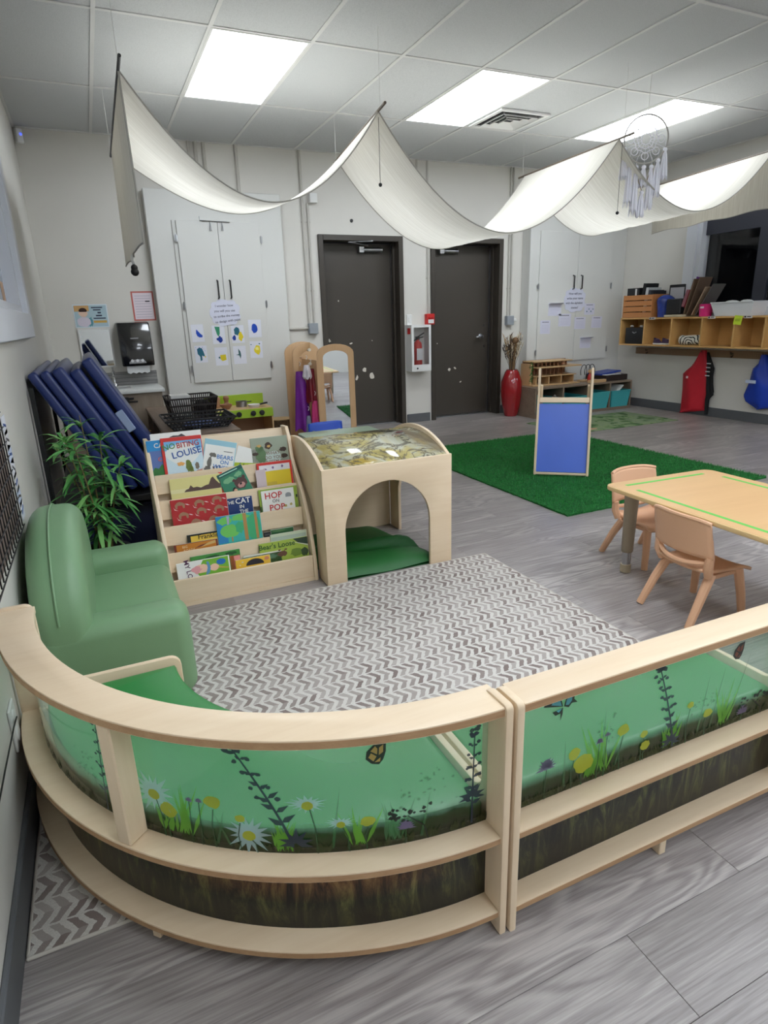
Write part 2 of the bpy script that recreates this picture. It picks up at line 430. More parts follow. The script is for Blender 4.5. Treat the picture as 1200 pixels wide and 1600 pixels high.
# ------------------------------------------------------------------ doors
M_DOOR = mat('brown_door', (66, 60, 53), .42, bump=.06, bscale=60)
M_FRAME = mat('brown_frame', (60, 54, 47), .45)
M_STEEL = mat('satin_steel', (176, 178, 182), .3, 1.0)
M_CHIP = mat('bare_chip', (214, 208, 196), .7)
def door(n, x0, x1, closer, chips, latch):
    fr = MB()
    fr.box(x0-.03, x0+.025, YB-.025, YB+.215, 0, 2.05, .003, 1).box(x1-.025, x1+.03, YB-.025, YB+.215, 0, 2.05, .003, 1).box(x0+.025, x1-.025, YB-.025, YB+.215, 1.995, 2.05, .003, 1)
    fr.box(x1-.045, x1-.025, YB+.09, YB+.13, 0, 2.0).box(x0+.025, x0+.045, YB+.09, YB+.13, 0, 2.0)
    d = struct(fr.build('door_%d' % n, M_FRAME))
    leaf = MB().box(x0+.03, x1-.03, YB+.185, YB+.225, .012, 1.99, .002, 1).build('door_leaf', M_DOOR, d)
    MB().box(x1-.034, x1-.024, YB+.165, YB+.19, .0, 1.99).build('edge_strip', M_STEEL, d, smooth=0)
    MB().box(x0+.02, x1-.02, YB+.10, YB+.22, 0, .012, .002, 1).build('threshold', M_STEEL, d)
    yb = YB+.185
    cx0, cx1, cz = closer
    c = MB().tube([(cx0, yb-.035, cz), (cx1, yb-.035, cz)], .027, 12).box(cx0-.02, cx0+.04, yb-.06, yb, cz-.032, cz+.032, .004, 1).build('door_closer', M_STEEL, d)
    MB().bar(((cx0+cx1)/2-.04, yb-.04, cz+.045), (cx0-.18, yb-.14, cz+.062), .02, .008).bar((cx0-.18, yb-.14, cz+.062), (cx0+.08, YB-.02, cz+.072), .02, .008).build('closer_arm', M_STEEL, d)
    for i, (x, z, w, h, a) in enumerate(chips):
        MB().prism([(q[0]*math.cos(a)-q[1]*math.sin(a), q[0]*math.sin(a)+q[1]*math.cos(a)) for q in blob(0, 0, w*.3, h*.3, i*7+n, .35, 9)], (x, yb-.0002, z), (1, 0, 0), (0, 0, 1), .0012).build('paint_chip', M_CHIP, d, smooth=0)
    if latch:
        lx, lz = latch
        MB().lathe([(.0, -.012), (.032, -.012), (.032, 0), (.018, .004), (.018, .05), (0, .05)], (lx, yb, lz), 14, Matrix.Rotation(R(90), 4, 'X')).bar((lx+.005, yb-.05, lz), (lx-.10, yb-.055, lz-.008), .022, .022, .008, seg=2).build('door_handle', M_STEEL, d)
        for dz in (.13, -.12): MB().lathe([(0, -.01), (.012, -.01), (.012, 0)], (lx+.05, yb, lz+dz), 10, Matrix.Rotation(R(90), 4, 'X')).build('screw_cover', M_STEEL, d)
    return d
door(1, 2.65, 3.57, (3.16, 3.42, 1.925), [(2.89, 1.40, .03, .03, 0), (3.02, .94, .07, .03, .2), (3.28, .96, .018, .018, 0), (3.17, .64, .07, .08, .6), (3.07, .55, .05, .10, -.4), (3.26, .56, .11, .10, .7), (2.76, .98, .05, .06, .3)], None)
door(2, 3.98, 4.90, (4.17, 4.40, 1.925), [(4.14, .89, .02, .02, 0), (4.31, .57, .07, .07, .5), (4.39, .585, .08, .03, -.6), (4.47, .41, .05, .03, .5)], (4.76, .95))
# ------------------------------------------------------------------ chevron rug
def rug_material():
    t = NT('chevron_rug')
    tc = t.node('ShaderNodeTexCoord'); sp = t.node('ShaderNodeSeparateXYZ')
    nz = t.node('ShaderNodeTexNoise'); t.link(tc.outputs['Object'], nz.inputs['Vector']); nz.inputs['Scale'].default_value = 55; nz.inputs['Detail'].default_value = 2
    va = t.node('ShaderNodeVectorMath', operation='MULTIPLY_ADD'); t.link(nz.outputs['Color'], va.inputs[0]); va.inputs[1].default_value = (.010, .010, 0); t.link(tc.outputs['Object'], va.inputs[2])
    t.link(va.outputs[0], sp.inputs[0])
    x, y = sp.outputs[0], sp.outputs[1]
    v = t.math('FRACT', t.math('DIVIDE', t.math('ADD', y, 10.0), .072))
    tri = t.math('ABSOLUTE', t.math('SUBTRACT', v, .5))                  # 0 at the tip, .5 at the break
    u = t.math('DIVIDE', t.math('ADD', x, t.math('MULTIPLY', tri, .052)), .0335)
    u = t.math('ADD', u, 400.0)
    fu = t.math('FRACT', u)
    stroke = t.math('MULTIPLY', t.math('LESS_THAN', fu, .56), t.math('LESS_THAN', tri, .465))
    # every stroke its own strength of ink
    cid = t.node('ShaderNodeCombineXYZ'); t.link(t.math('FLOOR', u), cid.inputs[0]); t.link(t.math('FLOOR', t.math('DIVIDE', t.math('ADD', y, 10.0), .036)), cid.inputs[1])
    wn = t.node('ShaderNodeTexWhiteNoise'); t.link(cid.outputs[0], wn.inputs['Vector'])
    big = t.noise(tc.outputs['Object'], 3.0, 3, .6)
    ink = t.math('ADD', t.math('MULTIPLY', wn.outputs[0], .55), t.math('MULTIPLY', big, .7))
    br = t.ramp(ink, [(.30, lin((186, 178, 172))), (.62, lin((164, 154, 148))), (.92, lin((134, 121, 116)))])
    fib = t.noise(tc.outputs['Object'], 420, 2, .6)
    base = t.ramp(fib, [(.3, lin((200, 196, 190))), (.7, lin((222, 218, 211)))])
    t.link(t.mix(stroke, base, br), t.b.inputs['Base Color'])
    t.b.inputs['Roughness'].default_value = .95; t.b.inputs['Specular IOR Level'].default_value = .1
    t.bump(fib, .5, .004)
    return t.m
M_RUG = rug_material()
RZ = .008
rug = thing('area_rug', 'cream rug with taupe chevron strokes under the green armchair', 'rug', (1.02, 1.87, 0))
MB().box(.018, 2.035, 1.165, 2.572, 0, RZ, .004, 2).build('pile', M_RUG, rug)
ed = MB()
for a in ((.014, 2.039, 1.161, 1.169), (.014, 2.039, 2.568, 2.576), (.014, .022, 1.169, 2.568), (2.031, 2.039, 1.169, 2.568)): ed.box(*a, 0, RZ+.001, .003, 1)
ed.build('binding', mat('rug_binding', (196, 190, 180), .9), rug)

# ------------------------------------------------------------------ meadow-print benches
M_SEAT = mat('green_vinyl', (38, 128, 58), .34, vary=.04, vscale=3, bump=.05, bscale=300)
HAZE = .36
def acrylic_material():
    t = NT('printed_acrylic')
    tc = t.node('ShaderNodeTexCoord'); sp = t.node('ShaderNodeSeparateXYZ'); t.link(tc.outputs['Object'], sp.inputs[0])
    n = t.noise(t.coord((30, 30, 5)), 1.0, 4, .65)
    z = t.math('ADD', sp.outputs[2], t.math('MULTIPLY', t.math('SUBTRACT', n, .5), -.035))
    low = t.math('SUBTRACT', 1.0, t.math('DIVIDE', t.math('SUBTRACT', z, .254), .060), clamp=True)   # ink of the printed meadow's foot
    tr = t.node('ShaderNodeBsdfTransparent'); tr.inputs[0].default_value = (.97, .99, .98, 1)
    df = t.node('ShaderNodeBsdfDiffuse'); tl = t.node('ShaderNodeBsdfTranslucent'); gl = t.node('ShaderNodeBsdfGlossy'); gl.inputs['Roughness'].default_value = .08
    c = t.mix(t.math('MULTIPLY', low, 2.4, clamp=True), lin((176, 232, 202)), lin((40, 46, 24)))
    t.link(c, df.inputs[0]); t.link(c, tl.inputs[0])
    hz = t.node('ShaderNodeMixShader'); hz.inputs[0].default_value = .55; t.link(df.outputs[0], hz.inputs[1]); t.link(tl.outputs[0], hz.inputs[2])
    mx = t.node('ShaderNodeMixShader'); t.link(t.math('ADD', t.math('MULTIPLY', low, .62), HAZE), mx.inputs[0]); t.link(tr.outputs[0], mx.inputs[1]); t.link(hz.outputs[0], mx.inputs[2])
    fr = t.node('ShaderNodeFresnel'); fr.inputs[0].default_value = 1.45
    m2 = t.node('ShaderNodeMixShader'); t.link(fr.outputs[0], m2.inputs[0]); t.link(mx.outputs[0], m2.inputs[1]); t.link(gl.outputs[0], m2.inputs[2])
    t.link(m2.outputs[0], t.out.inputs[0]); return t.m
M_ACR = acrylic_material()
def lower_print_material(warm_at):
    t = NT('dark_grass_print')
    n = t.noise(t.coord((30, 30, 6)), 1.0, 6, .72, 1.1)
    big = t.noise(t.coord((3.2, 3.2, 6)), 1.0, 2, .5)
    dark = t.ramp(n, [(.38, lin((14, 15, 11))), (.50, lin((40, 43, 26))), (.60, lin((84, 88, 46))), (.74, lin((128, 124, 72)))])
    warm = t.ramp(n, [(.36, lin((44, 30, 18))), (.50, lin((128, 84, 52))), (.66, lin((178, 130, 84)))])
    sp = t.node('ShaderNodeSeparateXYZ'); tc = t.node('ShaderNodeTexCoord'); t.link(tc.outputs['Object'], sp.inputs[0])
    up = t.math('DIVIDE', t.math('SUBTRACT', sp.outputs[2], .12), .08, clamp=True)
    wx = t.math('SUBTRACT', 1.0, t.math('DIVIDE', t.math('ABSOLUTE', t.math('SUBTRACT', sp.outputs[0], warm_at)), .30), clamp=True)
    f = t.math('MULTIPLY', t.math('MULTIPLY', t.math('ADD', wx, t.math('SUBTRACT', big, .5)), 1.5, clamp=True), up)
    foot = t.math('DIVIDE', t.math('SUBTRACT', sp.outputs[2], .035), .11, clamp=True)
    t.link(t.mix(foot, lin((9, 10, 8)), t.mix(f, dark, warm)), t.b.inputs['Base Color'])
    t.b.inputs['Roughness'].default_value = .3
    return t.m
M_LOW = lower_print_material(-.34); M_LOW2 = lower_print_material(-9)
def ink(name, col, alpha):
    t = NT('print_' + name); tr = t.node('ShaderNodeBsdfTransparent'); mx = t.node('ShaderNodeMixShader'); mx.inputs[0].default_value = alpha
    t.b.inputs['Base Color'].default_value = (*lin(col), 1); t.b.inputs['Roughness'].default_value = .4
    t.link(tr.outputs[0], mx.inputs[1]); t.link(t.b.outputs[0], mx.inputs[2]); t.link(mx.outputs[0], t.out.inputs[0]); return t.m
INK = {'navy': ink('navy', (34, 50, 66), .9), 'dark': ink('dark_green', (36, 84, 46), .75), 'leaf': ink('leaf', (112, 184, 56), .62), 'yellow': ink('yellow', (170, 178, 36), .85),
       'daisy': ink('daisy', (190, 222, 226), .5), 'mauve': ink('mauve', (112, 102, 134), .8), 'soft': ink('soft_green', (70, 140, 84), .38), 'teal': ink('teal', (92, 176, 186), .9),
       'black': ink('black', (18, 30, 24), .95), 'amber': ink('amber', (188, 164, 92), .9), 'olive': ink('olive', (58, 68, 32), .55), 'rust': ink('rust', (120, 62, 40), .95)}
def printed(parent, P, items):
    """flat printed pictures lying on the panel; P(s, z, lift) maps panel length and height to a point"""
    def piece(name, ink, polys, lift, many=False):
        mb = MB()
        for pl in polys: mb.add([P(s, z, lift) for s, z in pl], [tuple(range(len(pl)))])
        o = mb.build(name, INK[ink], parent, smooth=0)
        if many or len(polys) > 5: o['kind'] = 'stuff'
    def leafp(s, z, a, L, w):
        c, d = math.cos(a), math.sin(a)
        return [(s, z), (s+.35*L*c-w*d, z+.35*L*d+w*c), (s+L*c, z+L*d), (s+.35*L*c+w*d, z+.35*L*d-w*c)]
    def strip(pts, w0, w1=None):
        w1 = w0 if w1 is None else w1; n = len(pts)-1
        out = []
        for i in range(n):
            (a, b), (c, d) = pts[i], pts[i+1]; L = math.hypot(c-a, d-b) or 1; nx, nz = -(d-b)/L, (c-a)/L
            u, v = w0+(w1-w0)*i/n, w0+(w1-w0)*(i+1)/n
            out.append([(a-nx*u, b-nz*u), (c-nx*v, d-nz*v), (c+nx*v, d+nz*v), (a+nx*u, b+nz*u)])
        return out
    q = random.Random(3)
    for it in items:
        k = it[0]
        if k == 'stalk':                                   # tall dark stem with pairs of leaves and small blooms
            _, s0, z0, s1, z1, sc = it
            pts = [(s0+(s1-s0)*(i/8)**1.3, z0+(z1-z0)*i/8) for i in range(9)]
            pol = strip(pts, .0022*sc, .0012*sc)
            for i in range(2, 9):
                x, z = pts[i]
                L = (.026 - .0021*i)*sc
                for sg in (1, -1):
                    a = PI/2 - sg*(1.05 + q.uniform(-.25, .25)); dx = q.uniform(-.002, .002)
                    pol.append(leafp(x+dx, z+q.uniform(-.006, .006), a, L*q.uniform(.7, 1.15), L*.22))
                    if i > 3: pol.append(blob(x+sg*L*.8, z+q.uniform(-.004, .008), .0042*sc, .0034*sc, q.randint(0, 99), .3, 7))
            pol += [blob(pts[-1][0]+q.uniform(-.012, .012)*sc, pts[-1][1]+q.uniform(-.012, .01)*sc, .005*sc, .004*sc, q.randint(0, 99), .35, 7) for _ in range(7)]
            piece('stalk_print', 'navy', pol, .0012)
        elif k == 'lily':
            _, s, z, r = it
            piece('bloom_print', 'navy', [leafp(s, z, a, r, r*.17) for a in (.2, .9, 1.5, 2.2, 2.9, 3.4, -.3)], .0013)
        elif k == 'daisy':
            _, s, z, r = it[:4]; sq = it[4] if len(it) > 4 else 1
            piece('daisy_print', 'daisy', [[(s + (u[0]-s), z + (u[1]-z)*sq) for u in leafp(s, z, 2*PI*i/15, r*q.uniform(.8, 1.1), r*.13)] for i in range(15)], .0008)
            piece('daisy_print', 'yellow', [blob(s, z-.004, r*.28, r*.24, 4, .06, 14)], .0011)
            piece('stem_print', 'dark', strip([(s+.004, z-.012), (s+.012, (z+.245)/2), (s+.014, .246)], .0014), .0010)
        elif k == 'yellow':
            _, s, z, r = it
            piece('yellow_bloom_print', 'yellow', [blob(s, z, r, r*.85, int(s*991), .14, 16)], .0009)
            piece('stem_print', 'dark', strip([(s, z-r), (s-.006, (z+.245)/2), (s-.003, .246)], .0013), .0008)
        elif k == 'tuft':
            _, s, z, h, ink, n = it
            piece('grass_print', ink, [leafp(s+q.uniform(-.018, .018), z, PI/2+q.uniform(-.45, .45), h*q.uniform(.55, 1), .0042) for _ in range(n)], .0006)
        elif k == 'blade':
            _, s, z0, z1, ds = it
            piece('grass_print', 'soft', [[(s-.003, z0), (s+.003, z0), (s+ds*.5+.002, (z0+z1)/2), (s+ds, z1), (s+ds*.5-.002, (z0+z1)/2)]], .0005)
        elif k == 'clover':
            _, s, z, r = it
            piece('clover_print', 'mauve', [leafp(s, z-r*.3, PI*i/9-.2, r*q.uniform(.8, 1.1), r*.16) for i in range(11)] + [blob(s, z, r*.5, r*.5, 2, .1, 10)], .0010)
            piece('stem_print', 'dark', strip([(s, z-r*.4), (s-.003, .246)], .0012), .0009)
        elif k == 'spray':
            _, s0, s1, z, sg = it
            pol = strip([((s0+s1)/2 + sg*.03, .247), ((s0+s1)/2 + sg*.022, z-.03), ((s0+s1)/2 - sg*.01, z)], .0015, .0009)
            pol += [blob(s0+(s1-s0)*q.random(), z+q.uniform(-.016, .02), q.uniform(.002, .006), q.uniform(.002, .005), q.randint(0, 99), .4, 7) for _ in range(24)]
            piece('spray_print', 'black', pol, .0012)
        elif k == 'haze':                                   # faint far seed heads
            _, s0, s1, z0, z1 = it
            piece('seed_head_print', 'soft', [blob(q.uniform(s0, s1), q.uniform(z0, z1), q.uniform(.002, .005), q.uniform(.001, .004), q.randint(0, 99), .4, 6) for _ in range(26)], .0005, True)
        elif k == 'monarch':
            _, s, z, sc, ink = it
            w = [(0, -.022), (-.014, -.019), (-.024, -.008), (-.022, .008), (-.006, .024), (.014, .026), (.013, .004), (.008, -.012)]
            piece('butterfly_print', 'black', [[(s+a*sc, z+b*sc) for a, b in w]], .0012)
            piece('butterfly_print', ink, [[(s+a*sc, z+b*sc) for a, b in pl] for pl in ([(-.019, -.005), (-.010, -.014), (-.004, -.004), (-.014, .004)], [(-.015, .008), (-.003, 0), (-.002, .012), (-.006, .018)], [(0, -.002), (.008, .004), (.009, .020), (.001, .014)], [(-.008, -.016), (.002, -.016), (.003, -.007)])], .0015)
        elif k == 'swallowtail':
            _, s, z, sc = it
            w1 = [(0, 0), (-.048, .012), (-.044, .020), (-.012, .020), (-.004, .014)]; w2 = [(0, -.002), (-.026, -.006), (-.018, -.016), (-.006, -.014), (-.005, -.032), (.000, -.016)]
            w3 = [(.002, 0), (.006, .016), (.024, .030), (.029, .028), (.027, .010), (.036, .000), (.022, .002), (.014, -.006)]
            piece('butterfly_print', 'black', [[(s+a*sc, z+b*sc) for a, b in w] for w in (w1, w2, w3)], .0012)
            piece('butterfly_print', 'teal', [[(s+a*sc, z+b*sc) for a, b in w] for w in ([(-.004, .003), (-.030, .012), (-.026, .017), (-.008, .016)], [(-.002, -.003), (-.017, -.005), (-.010, -.011)], [(.006, .002), (.008, .014), (.022, .022), (.021, .008), (.014, .0)])], .0015)

# curved bench
BC, BR = (.905, 1.70), .897
A0, A1 = PI, 1.5*PI
t = thing('curved_bench', 'curved birch bench with green seat and clear meadow-print back', 'bench', (.905, 1.70, 0))
_rl = MB().ring(BC, BR-.080, BR, A0, A1, .515, .535, 40, .003).build('top_rail', birch('x'), t)
MB().sheet(lambda u, v: (BC[0]+(BR+.0006)*math.cos(A0+(A1-A0)*u), BC[1]+(BR+.0006)*math.sin(A0+(A1-A0)*u), .515+.003+(.535-.515-.006)*v), 48, 1).build('plywood_edge', ply_edge(), _rl, smooth=60)
_rl = MB().ring(BC, BR-.064, BR, A0, A1, .227, .245, 40, .003).build('middle_rail', birch('x'), t)
MB().sheet(lambda u, v: (BC[0]+(BR+.0006)*math.cos(A0+(A1-A0)*u), BC[1]+(BR+.0006)*math.sin(A0+(A1-A0)*u), .227+.003+(.245-.227-.006)*v), 48, 1).build('plywood_edge', ply_edge(), _rl, smooth=60)
_rl = MB().ring(BC, BR-.064, BR, A0, A1, .040, .058, 40, .003).build('bottom_rail', birch('x'), t)
MB().sheet(lambda u, v: (BC[0]+(BR+.0006)*math.cos(A0+(A1-A0)*u), BC[1]+(BR+.0006)*math.sin(A0+(A1-A0)*u), .040+.003+(.058-.040-.006)*v), 48, 1).build('plywood_edge', ply_edge(), _rl, smooth=60)
MB().sheet(lambda u, v: (BC[0]+(BR-.050)*math.cos(A0+(A1-A0)*u), BC[1]+(BR-.050)*math.sin(A0+(A1-A0)*u), .2445+.271*v), 60, 1).build('acrylic_panel', M_ACR, t, smooth=60)
MB().ring(BC, BR-.053, BR-.049, A0, A1, .058, .227, 48).build('lower_print_panel', M_LOW, t, smooth=60)
MB().ring(BC, .505, BR-.066, A0+.02, A1-.02, .225, .288, 40, .016).build('seat', M_SEAT, t)
MB().ring(BC, .512, .524, A0+.02, A1-.02, .012, .226, 40).build('seat_front', birch('z'), t)
def post(a, zz0, zz1, w=.034, d=.046, bench=None):
    c, s = math.cos(a), math.sin(a)
    M = Matrix(((c, -s, 0, BC[0]+c*(BR-.0255)), (s, c, 0, BC[1]+s*(BR-.0255)), (0, 0, 1, (zz0+zz1)/2), (0, 0, 0, 1)))
    return MB().obox(M, d/2, w/2, (zz1-zz0)/2, .003, 1)
post(R(221), .245, .515).build('post', birch('z'), t)
for a in (R(223),): 
    c, s = math.cos(a), math.sin(a)
    M = Matrix(((c, -s, 0, BC[0]+c*(BR-.04)), (s, c, 0, BC[1]+s*(BR-.04)), (0, 0, 1, .0245), (0, 0, 0, 1)))
    z0 = RZ+.001 if (BC[1]+s*BR) > 1.17 else 0
    MB().obox(Matrix.Translation((0, 0, (z0)/2)) @ M, .03, .010, .0155, .002, 1).build('foot', birch('z'), t)
def end_profile(dep, h=.540, arm=.078, seat=.302):
    return arc(arm-.02, h-.02, .02, 0, 90, 4)[::1][:0] + [(0, 0), (dep, 0)] + arc(dep-.03, seat-.03, .03, 0, 90, 5) + arc(arm+.03, seat+.03, .03, 270, 180, 5) + arc(arm-.022, h-.022, .022, 0, 90, 5) + arc(.012, h-.012, .012, 90, 180, 4)
MB().prism([(x, y) for x, y in end_profile(.395)], (.889, 1.70-BR-.006, 0), (0, 1, 0), (0, 0, 1), .017, .004).build('end_panel', birch('z'), t)
ep = end_profile(.41)
MB().prism([(x, max(y, RZ+.001)) for x, y in ep], (.006, 1.717, 0), (1, 0, 0), (0, 0, 1), .018, .004).build('end_panel', birch('x'), t)
def PC(s, z, lift): a = s; r = BR-.049+lift; return (BC[0]+r*math.cos(a), BC[1]+r*math.sin(a), z)
def PCs(deg):                                       # print items are written in degrees around the bench
    return R(deg)
rr = BR-.049
items = [('stalk', 214.5, .250, 215.4, .470, .95), ('stalk', 243.0, .262, 236.4, .480, 1.35), ('lily', 243.4, .272, .034), ('daisy', 224.2, .346, .050), ('daisy', 237.4, .288, .048), ('daisy', 245.2, .361, .040, .5), ('daisy', 249.2, .314, .030, .45),
         ('yellow', 232.9, .353, .017), ('yellow', 226.2, .312, .020), ('yellow', 236.4, .322, .010), ('yellow', 252.6, .312, .014), ('tuft', 228.6, .262, .135, 'leaf', 12), ('tuft', 242.0, .250, .085, 'leaf', 12), ('tuft', 251.5, .258, .10, 'leaf', 9), ('tuft', 226.0, .262, .06, 'leaf', 12), ('tuft', 256.0, .256, .10, 'soft', 9),
         ('clover', 257.5, .290, .020), ('spray', 255.2, 261.6, .310, 1), ('clover', 231.0, .352, .009), ('clover', 229.6, .350, .009), ('stalk', 266.6, .252, 266.9, .462, 1.05), ('lily', 266.6, .318, .030), ('monarch', 254.3, .458, 1.0, 'amber'),
         ('blade', 248.0, .255, .395, .02), ('blade', 233.0, .255, .34, .02), ('blade', 234.8, .255, .33, -.03), ('blade', 259.5, .255, .36, .02), ('haze', 256.5, 264.5, .315, .405), ('haze', 216.5, 219.0, .30, .37), ('haze', 208, 213, .31, .37)]
def to_s(it):
    k = it[0]; L = list(it)
    if k == 'stalk': L[1], L[3] = R(L[1])*rr, R(L[3])*rr
    elif k in ('spray', 'haze'): L[1], L[2] = R(L[1])*rr, R(L[2])*rr
    else: L[1] = R(L[1])*rr
    return tuple(L)
printed(t, lambda s, z, l: PC(s/rr, z, l), [to_s(i) for i in items])
edge = [('tuft', rr*R(182+i*3.6), .246, .030, 'olive', 7) for i in range(25)]
printed(t, lambda s, z, l: PC(s/rr, z, l), edge)

# straight bench, standing end to end with the curved one and turned a hair
SB = thing('straight_bench', 'straight birch bench with green seat and clear meadow-print back', 'bench', (.910, .80, 0), R(-.7))
L = .86
def sloc(): return MB()
def sb(mb, name, m, **k): return mb.build(name, m, SB, local=True, **k)
_rl = sb(MB().box(.018, L-.018, -.003, .070, .515, .535, .003, 2), 'top_rail', birch('x'))
MB().box(.019, L-.019, -.0036, -.0029, .515+.003, .535-.003).build('plywood_edge', ply_edge(), _rl, smooth=0, local=True)
_rl = sb(MB().box(.018, L-.018, -.003, .061, .227, .245, .003, 2), 'middle_rail', birch('x'))
MB().box(.019, L-.019, -.0036, -.0029, .227+.003, .245-.003).build('plywood_edge', ply_edge(), _rl, smooth=0, local=True)
_rl = sb(MB().box(.018, L-.018, -.003, .061, .040, .058, .003, 2), 'bottom_rail', birch('x'))
MB().box(.019, L-.019, -.0036, -.0029, .040+.003, .058-.003).build('plywood_edge', ply_edge(), _rl, smooth=0, local=True)
sb(MB().sheet(lambda u, v: (.018+(L-.036)*u, .047, .2445+.271*v), 8, 1), 'acrylic_panel', M_ACR, smooth=0)
sb(MB().box(.018, L-.018, .045, .049, .058, .227), 'lower_print_panel', M_LOW2, smooth=0)
sb(MB().box(.022, L-.022, .064, .365, .225, .288, .016, 3), 'seat', M_SEAT)
sb(MB().box(.018, L-.018, .345, .357, .012, .226), 'seat_front', birch('z'))
for x in (.001, L-.018): sb(MB().prism(end_profile(.385), (x, -.007, 0), (0, 1, 0), (0, 0, 1), .017, .004), 'end_panel', birch('z'))
for x in (.43,): sb(MB().box(x-.010, x+.010, .0, .06, 0, .040, .002, 1), 'foot', birch('z'))
def PS(s, z, l): return SB_M @ Vector((s, .0455-l, z))
SB_M = WM[SB]
x0 = .910
it2 = [('swallowtail', 1.058-x0, .459, 1.0), ('clover', 1.026-x0, .332, .026), ('blade', 1.073-x0, .255, .385, -.002), ('yellow', 1.096-x0, .332, .016), ('yellow', 1.123-x0, .300, .026), ('tuft', 1.14-x0, .258, .06, 'leaf', 12), ('tuft', 1.172-x0, .256, .15, 'leaf', 12), ('yellow', 1.227-x0, .348, .017), ('clover', 1.163-x0, .342, .012),
       ('clover', 1.183-x0, .352, .009), ('stalk', 1.383-x0, .252, 1.318-x0, .470, 1.3), ('lily', 1.375-x0, .268, .032), ('yellow', 1.297-x0, .284, .014), ('yellow', 1.29-x0, .316, .011), ('yellow', 1.488-x0, .307, .014), ('yellow', 1.427-x0, .347, .010), ('tuft', 1.372-x0, .255, .095, 'leaf', 12), ('tuft', 1.545-x0, .255, .13, 'leaf', 10), ('clover', 1.61-x0, .278, .022), ('monarch', 1.567-x0, .447, .9, 'rust'),
       ('spray', 1.60-x0, 1.70-x0, .298, 1), ('blade', 1.46-x0, .255, .42, .02), ('blade', 1.50-x0, .255, .43, .03), ('blade', 1.56-x0, .255, .44, .05), ('blade', 1.21-x0, .255, .37, .03), ('blade', 1.17-x0, .255, .43, .005), ('haze', 1.43-x0, 1.53-x0, .30, .36), ('haze', 1.15-x0, 1.2-x0, .33, .40)]
it2 += [('tuft', .03+i*.032, .246, .030, 'olive', 7) for i in range(26)]
printed(SB, PS, it2)

# ------------------------------------------------------------------ green armchair by the left wall
M_CHAIR = mat('sage_vinyl', (122, 158, 118), .45, vary=.05, vscale=3, bump=.10, bscale=260)
t = thing('armchair', 'low sage green vinyl armchair with rounded back against the left wall', 'armchair', (.25, 2.34, RZ))
z0 = RZ+.001
MB().box(.04, .455, 2.04, 2.64, z0, .20, .02, 3).build('base', M_CHAIR, t)
def seatfn(mb):
    bm = bmesh.new(); bmesh.ops.create_grid(bm, x_segments=10, y_segments=12, size=.5); bm.free()
MB().box(.15, .478, 2.068, 2.612, .15, .262, .045, 5).build('seat_cushion', M_CHAIR, t)
for y0_, y1_ in ((1.945, 2.085), (2.595, 2.735)):
    bm = bmesh.new(); bmesh.ops.create_cube(bm, size=2); bmesh.ops.scale(bm, vec=(.225, .07, .162), verts=bm.verts)
    bmesh.ops.bevel(bm, geom=list(bm.edges), offset=.05, segments=6, affect='EDGES', profile=.5)
    bmesh.ops.translate(bm, vec=(.255, (y0_+y1_)/2, .171+z0-.009), verts=bm.verts)
    mb = MB(); mb.bm(bm); bm.free(); mb.build('armrest', M_CHAIR, t)
dome = [(1.955, .05)] + arc(2.34, .33, .395, 180, 0, 26, .285) + [(2.725, .05)]
MB().prism(dome, (.030, 0, 0), (0, 1, 0), (0, 0, 1), .165, .055, 6).build('backrest', M_CHAIR, t, smooth=50)
MB().tube([(.105, y, z) for y, z in [(2.34+.398*math.cos(R(a)), .33+.288*math.sin(R(a))) for a in range(175, 0, -8)]], .0035, 6).build('back_seam', M_CHAIR, t)

# ------------------------------------------------------------------ play cube with arched openings and a vaulted clear roof
def roof_material():
    t = NT('tree_print_roof')
    n1 = t.noise(t.coord((3.2, 3.2, 3.2)), 1.2, 4, .55, .8); n2 = t.noise(t.coord((4, 4, 4)), 1.4, 5, .6, 1.8)
    base = t.ramp(n1, [(.34, lin((150, 140, 88))), (.46, lin((206, 190, 120))), (.56, lin((214, 216, 196))), (.68, lin((200, 172, 84)))])
    br = t.ramp(n2, [(.44, (0, 0, 0)), (.47, (.8, .8, .8)), (.50, (.8, .8, .8)), (.525, (0, 0, 0))])
    df = t.node('ShaderNodeBsdfDiffuse'); t.link(t.mix(br, base, lin((104, 96, 84))), df.inputs[0])
    tr = t.node('ShaderNodeBsdfTransparent'); tr.inputs[0].default_value = (.9, .9, .85, 1)
    mx = t.node('ShaderNodeMixShader'); mx.inputs[0].default_value = .84; t.link(tr.outputs[0], mx.inputs[1]); t.link(df.outputs[0], mx.inputs[2])
    gl = t.node('ShaderNodeBsdfGlossy'); gl.inputs['Roughness'].default_value = .09; fr = t.node('ShaderNodeFresnel'); fr.inputs[0].default_value = 1.5
    m2 = t.node('ShaderNodeMixShader'); t.link(fr.outputs[0], m2.inputs[0]); t.link(mx.outputs[0], m2.inputs[1]); t.link(gl.outputs[0], m2.inputs[2])
    t.link(m2.outputs[0], t.out.inputs[0]); return t.m
PX0, PX1, PY0, PY1, PH = 1.165, 1.838, 2.580, 3.290, .563
t = thing('play_cube', 'birch play cube with arched doorway and curved tree-print roof', 'play house', ((PX0+PX1)/2, (PY0+PY1)/2, 0))
front = [(PX0, 0), (1.265, 0), (1.265, .25)] + arc(1.490, .25, .225, 180, 0, 20) + [(1.715, 0), (PX1, 0), (PX1, PH), (PX0, PH)]
MB().prism(front, (0, PY0+.018, 0), (1, 0, 0), (0, 0, 1), .018, .003).build('front_panel', birch('x'), t)
MB().box(PX0+.019, PX1-.019, PY1-.018, PY1, .0, PH, .003, 1).build('back_panel', birch('x'), t)
yc = (PY0+PY1)/2
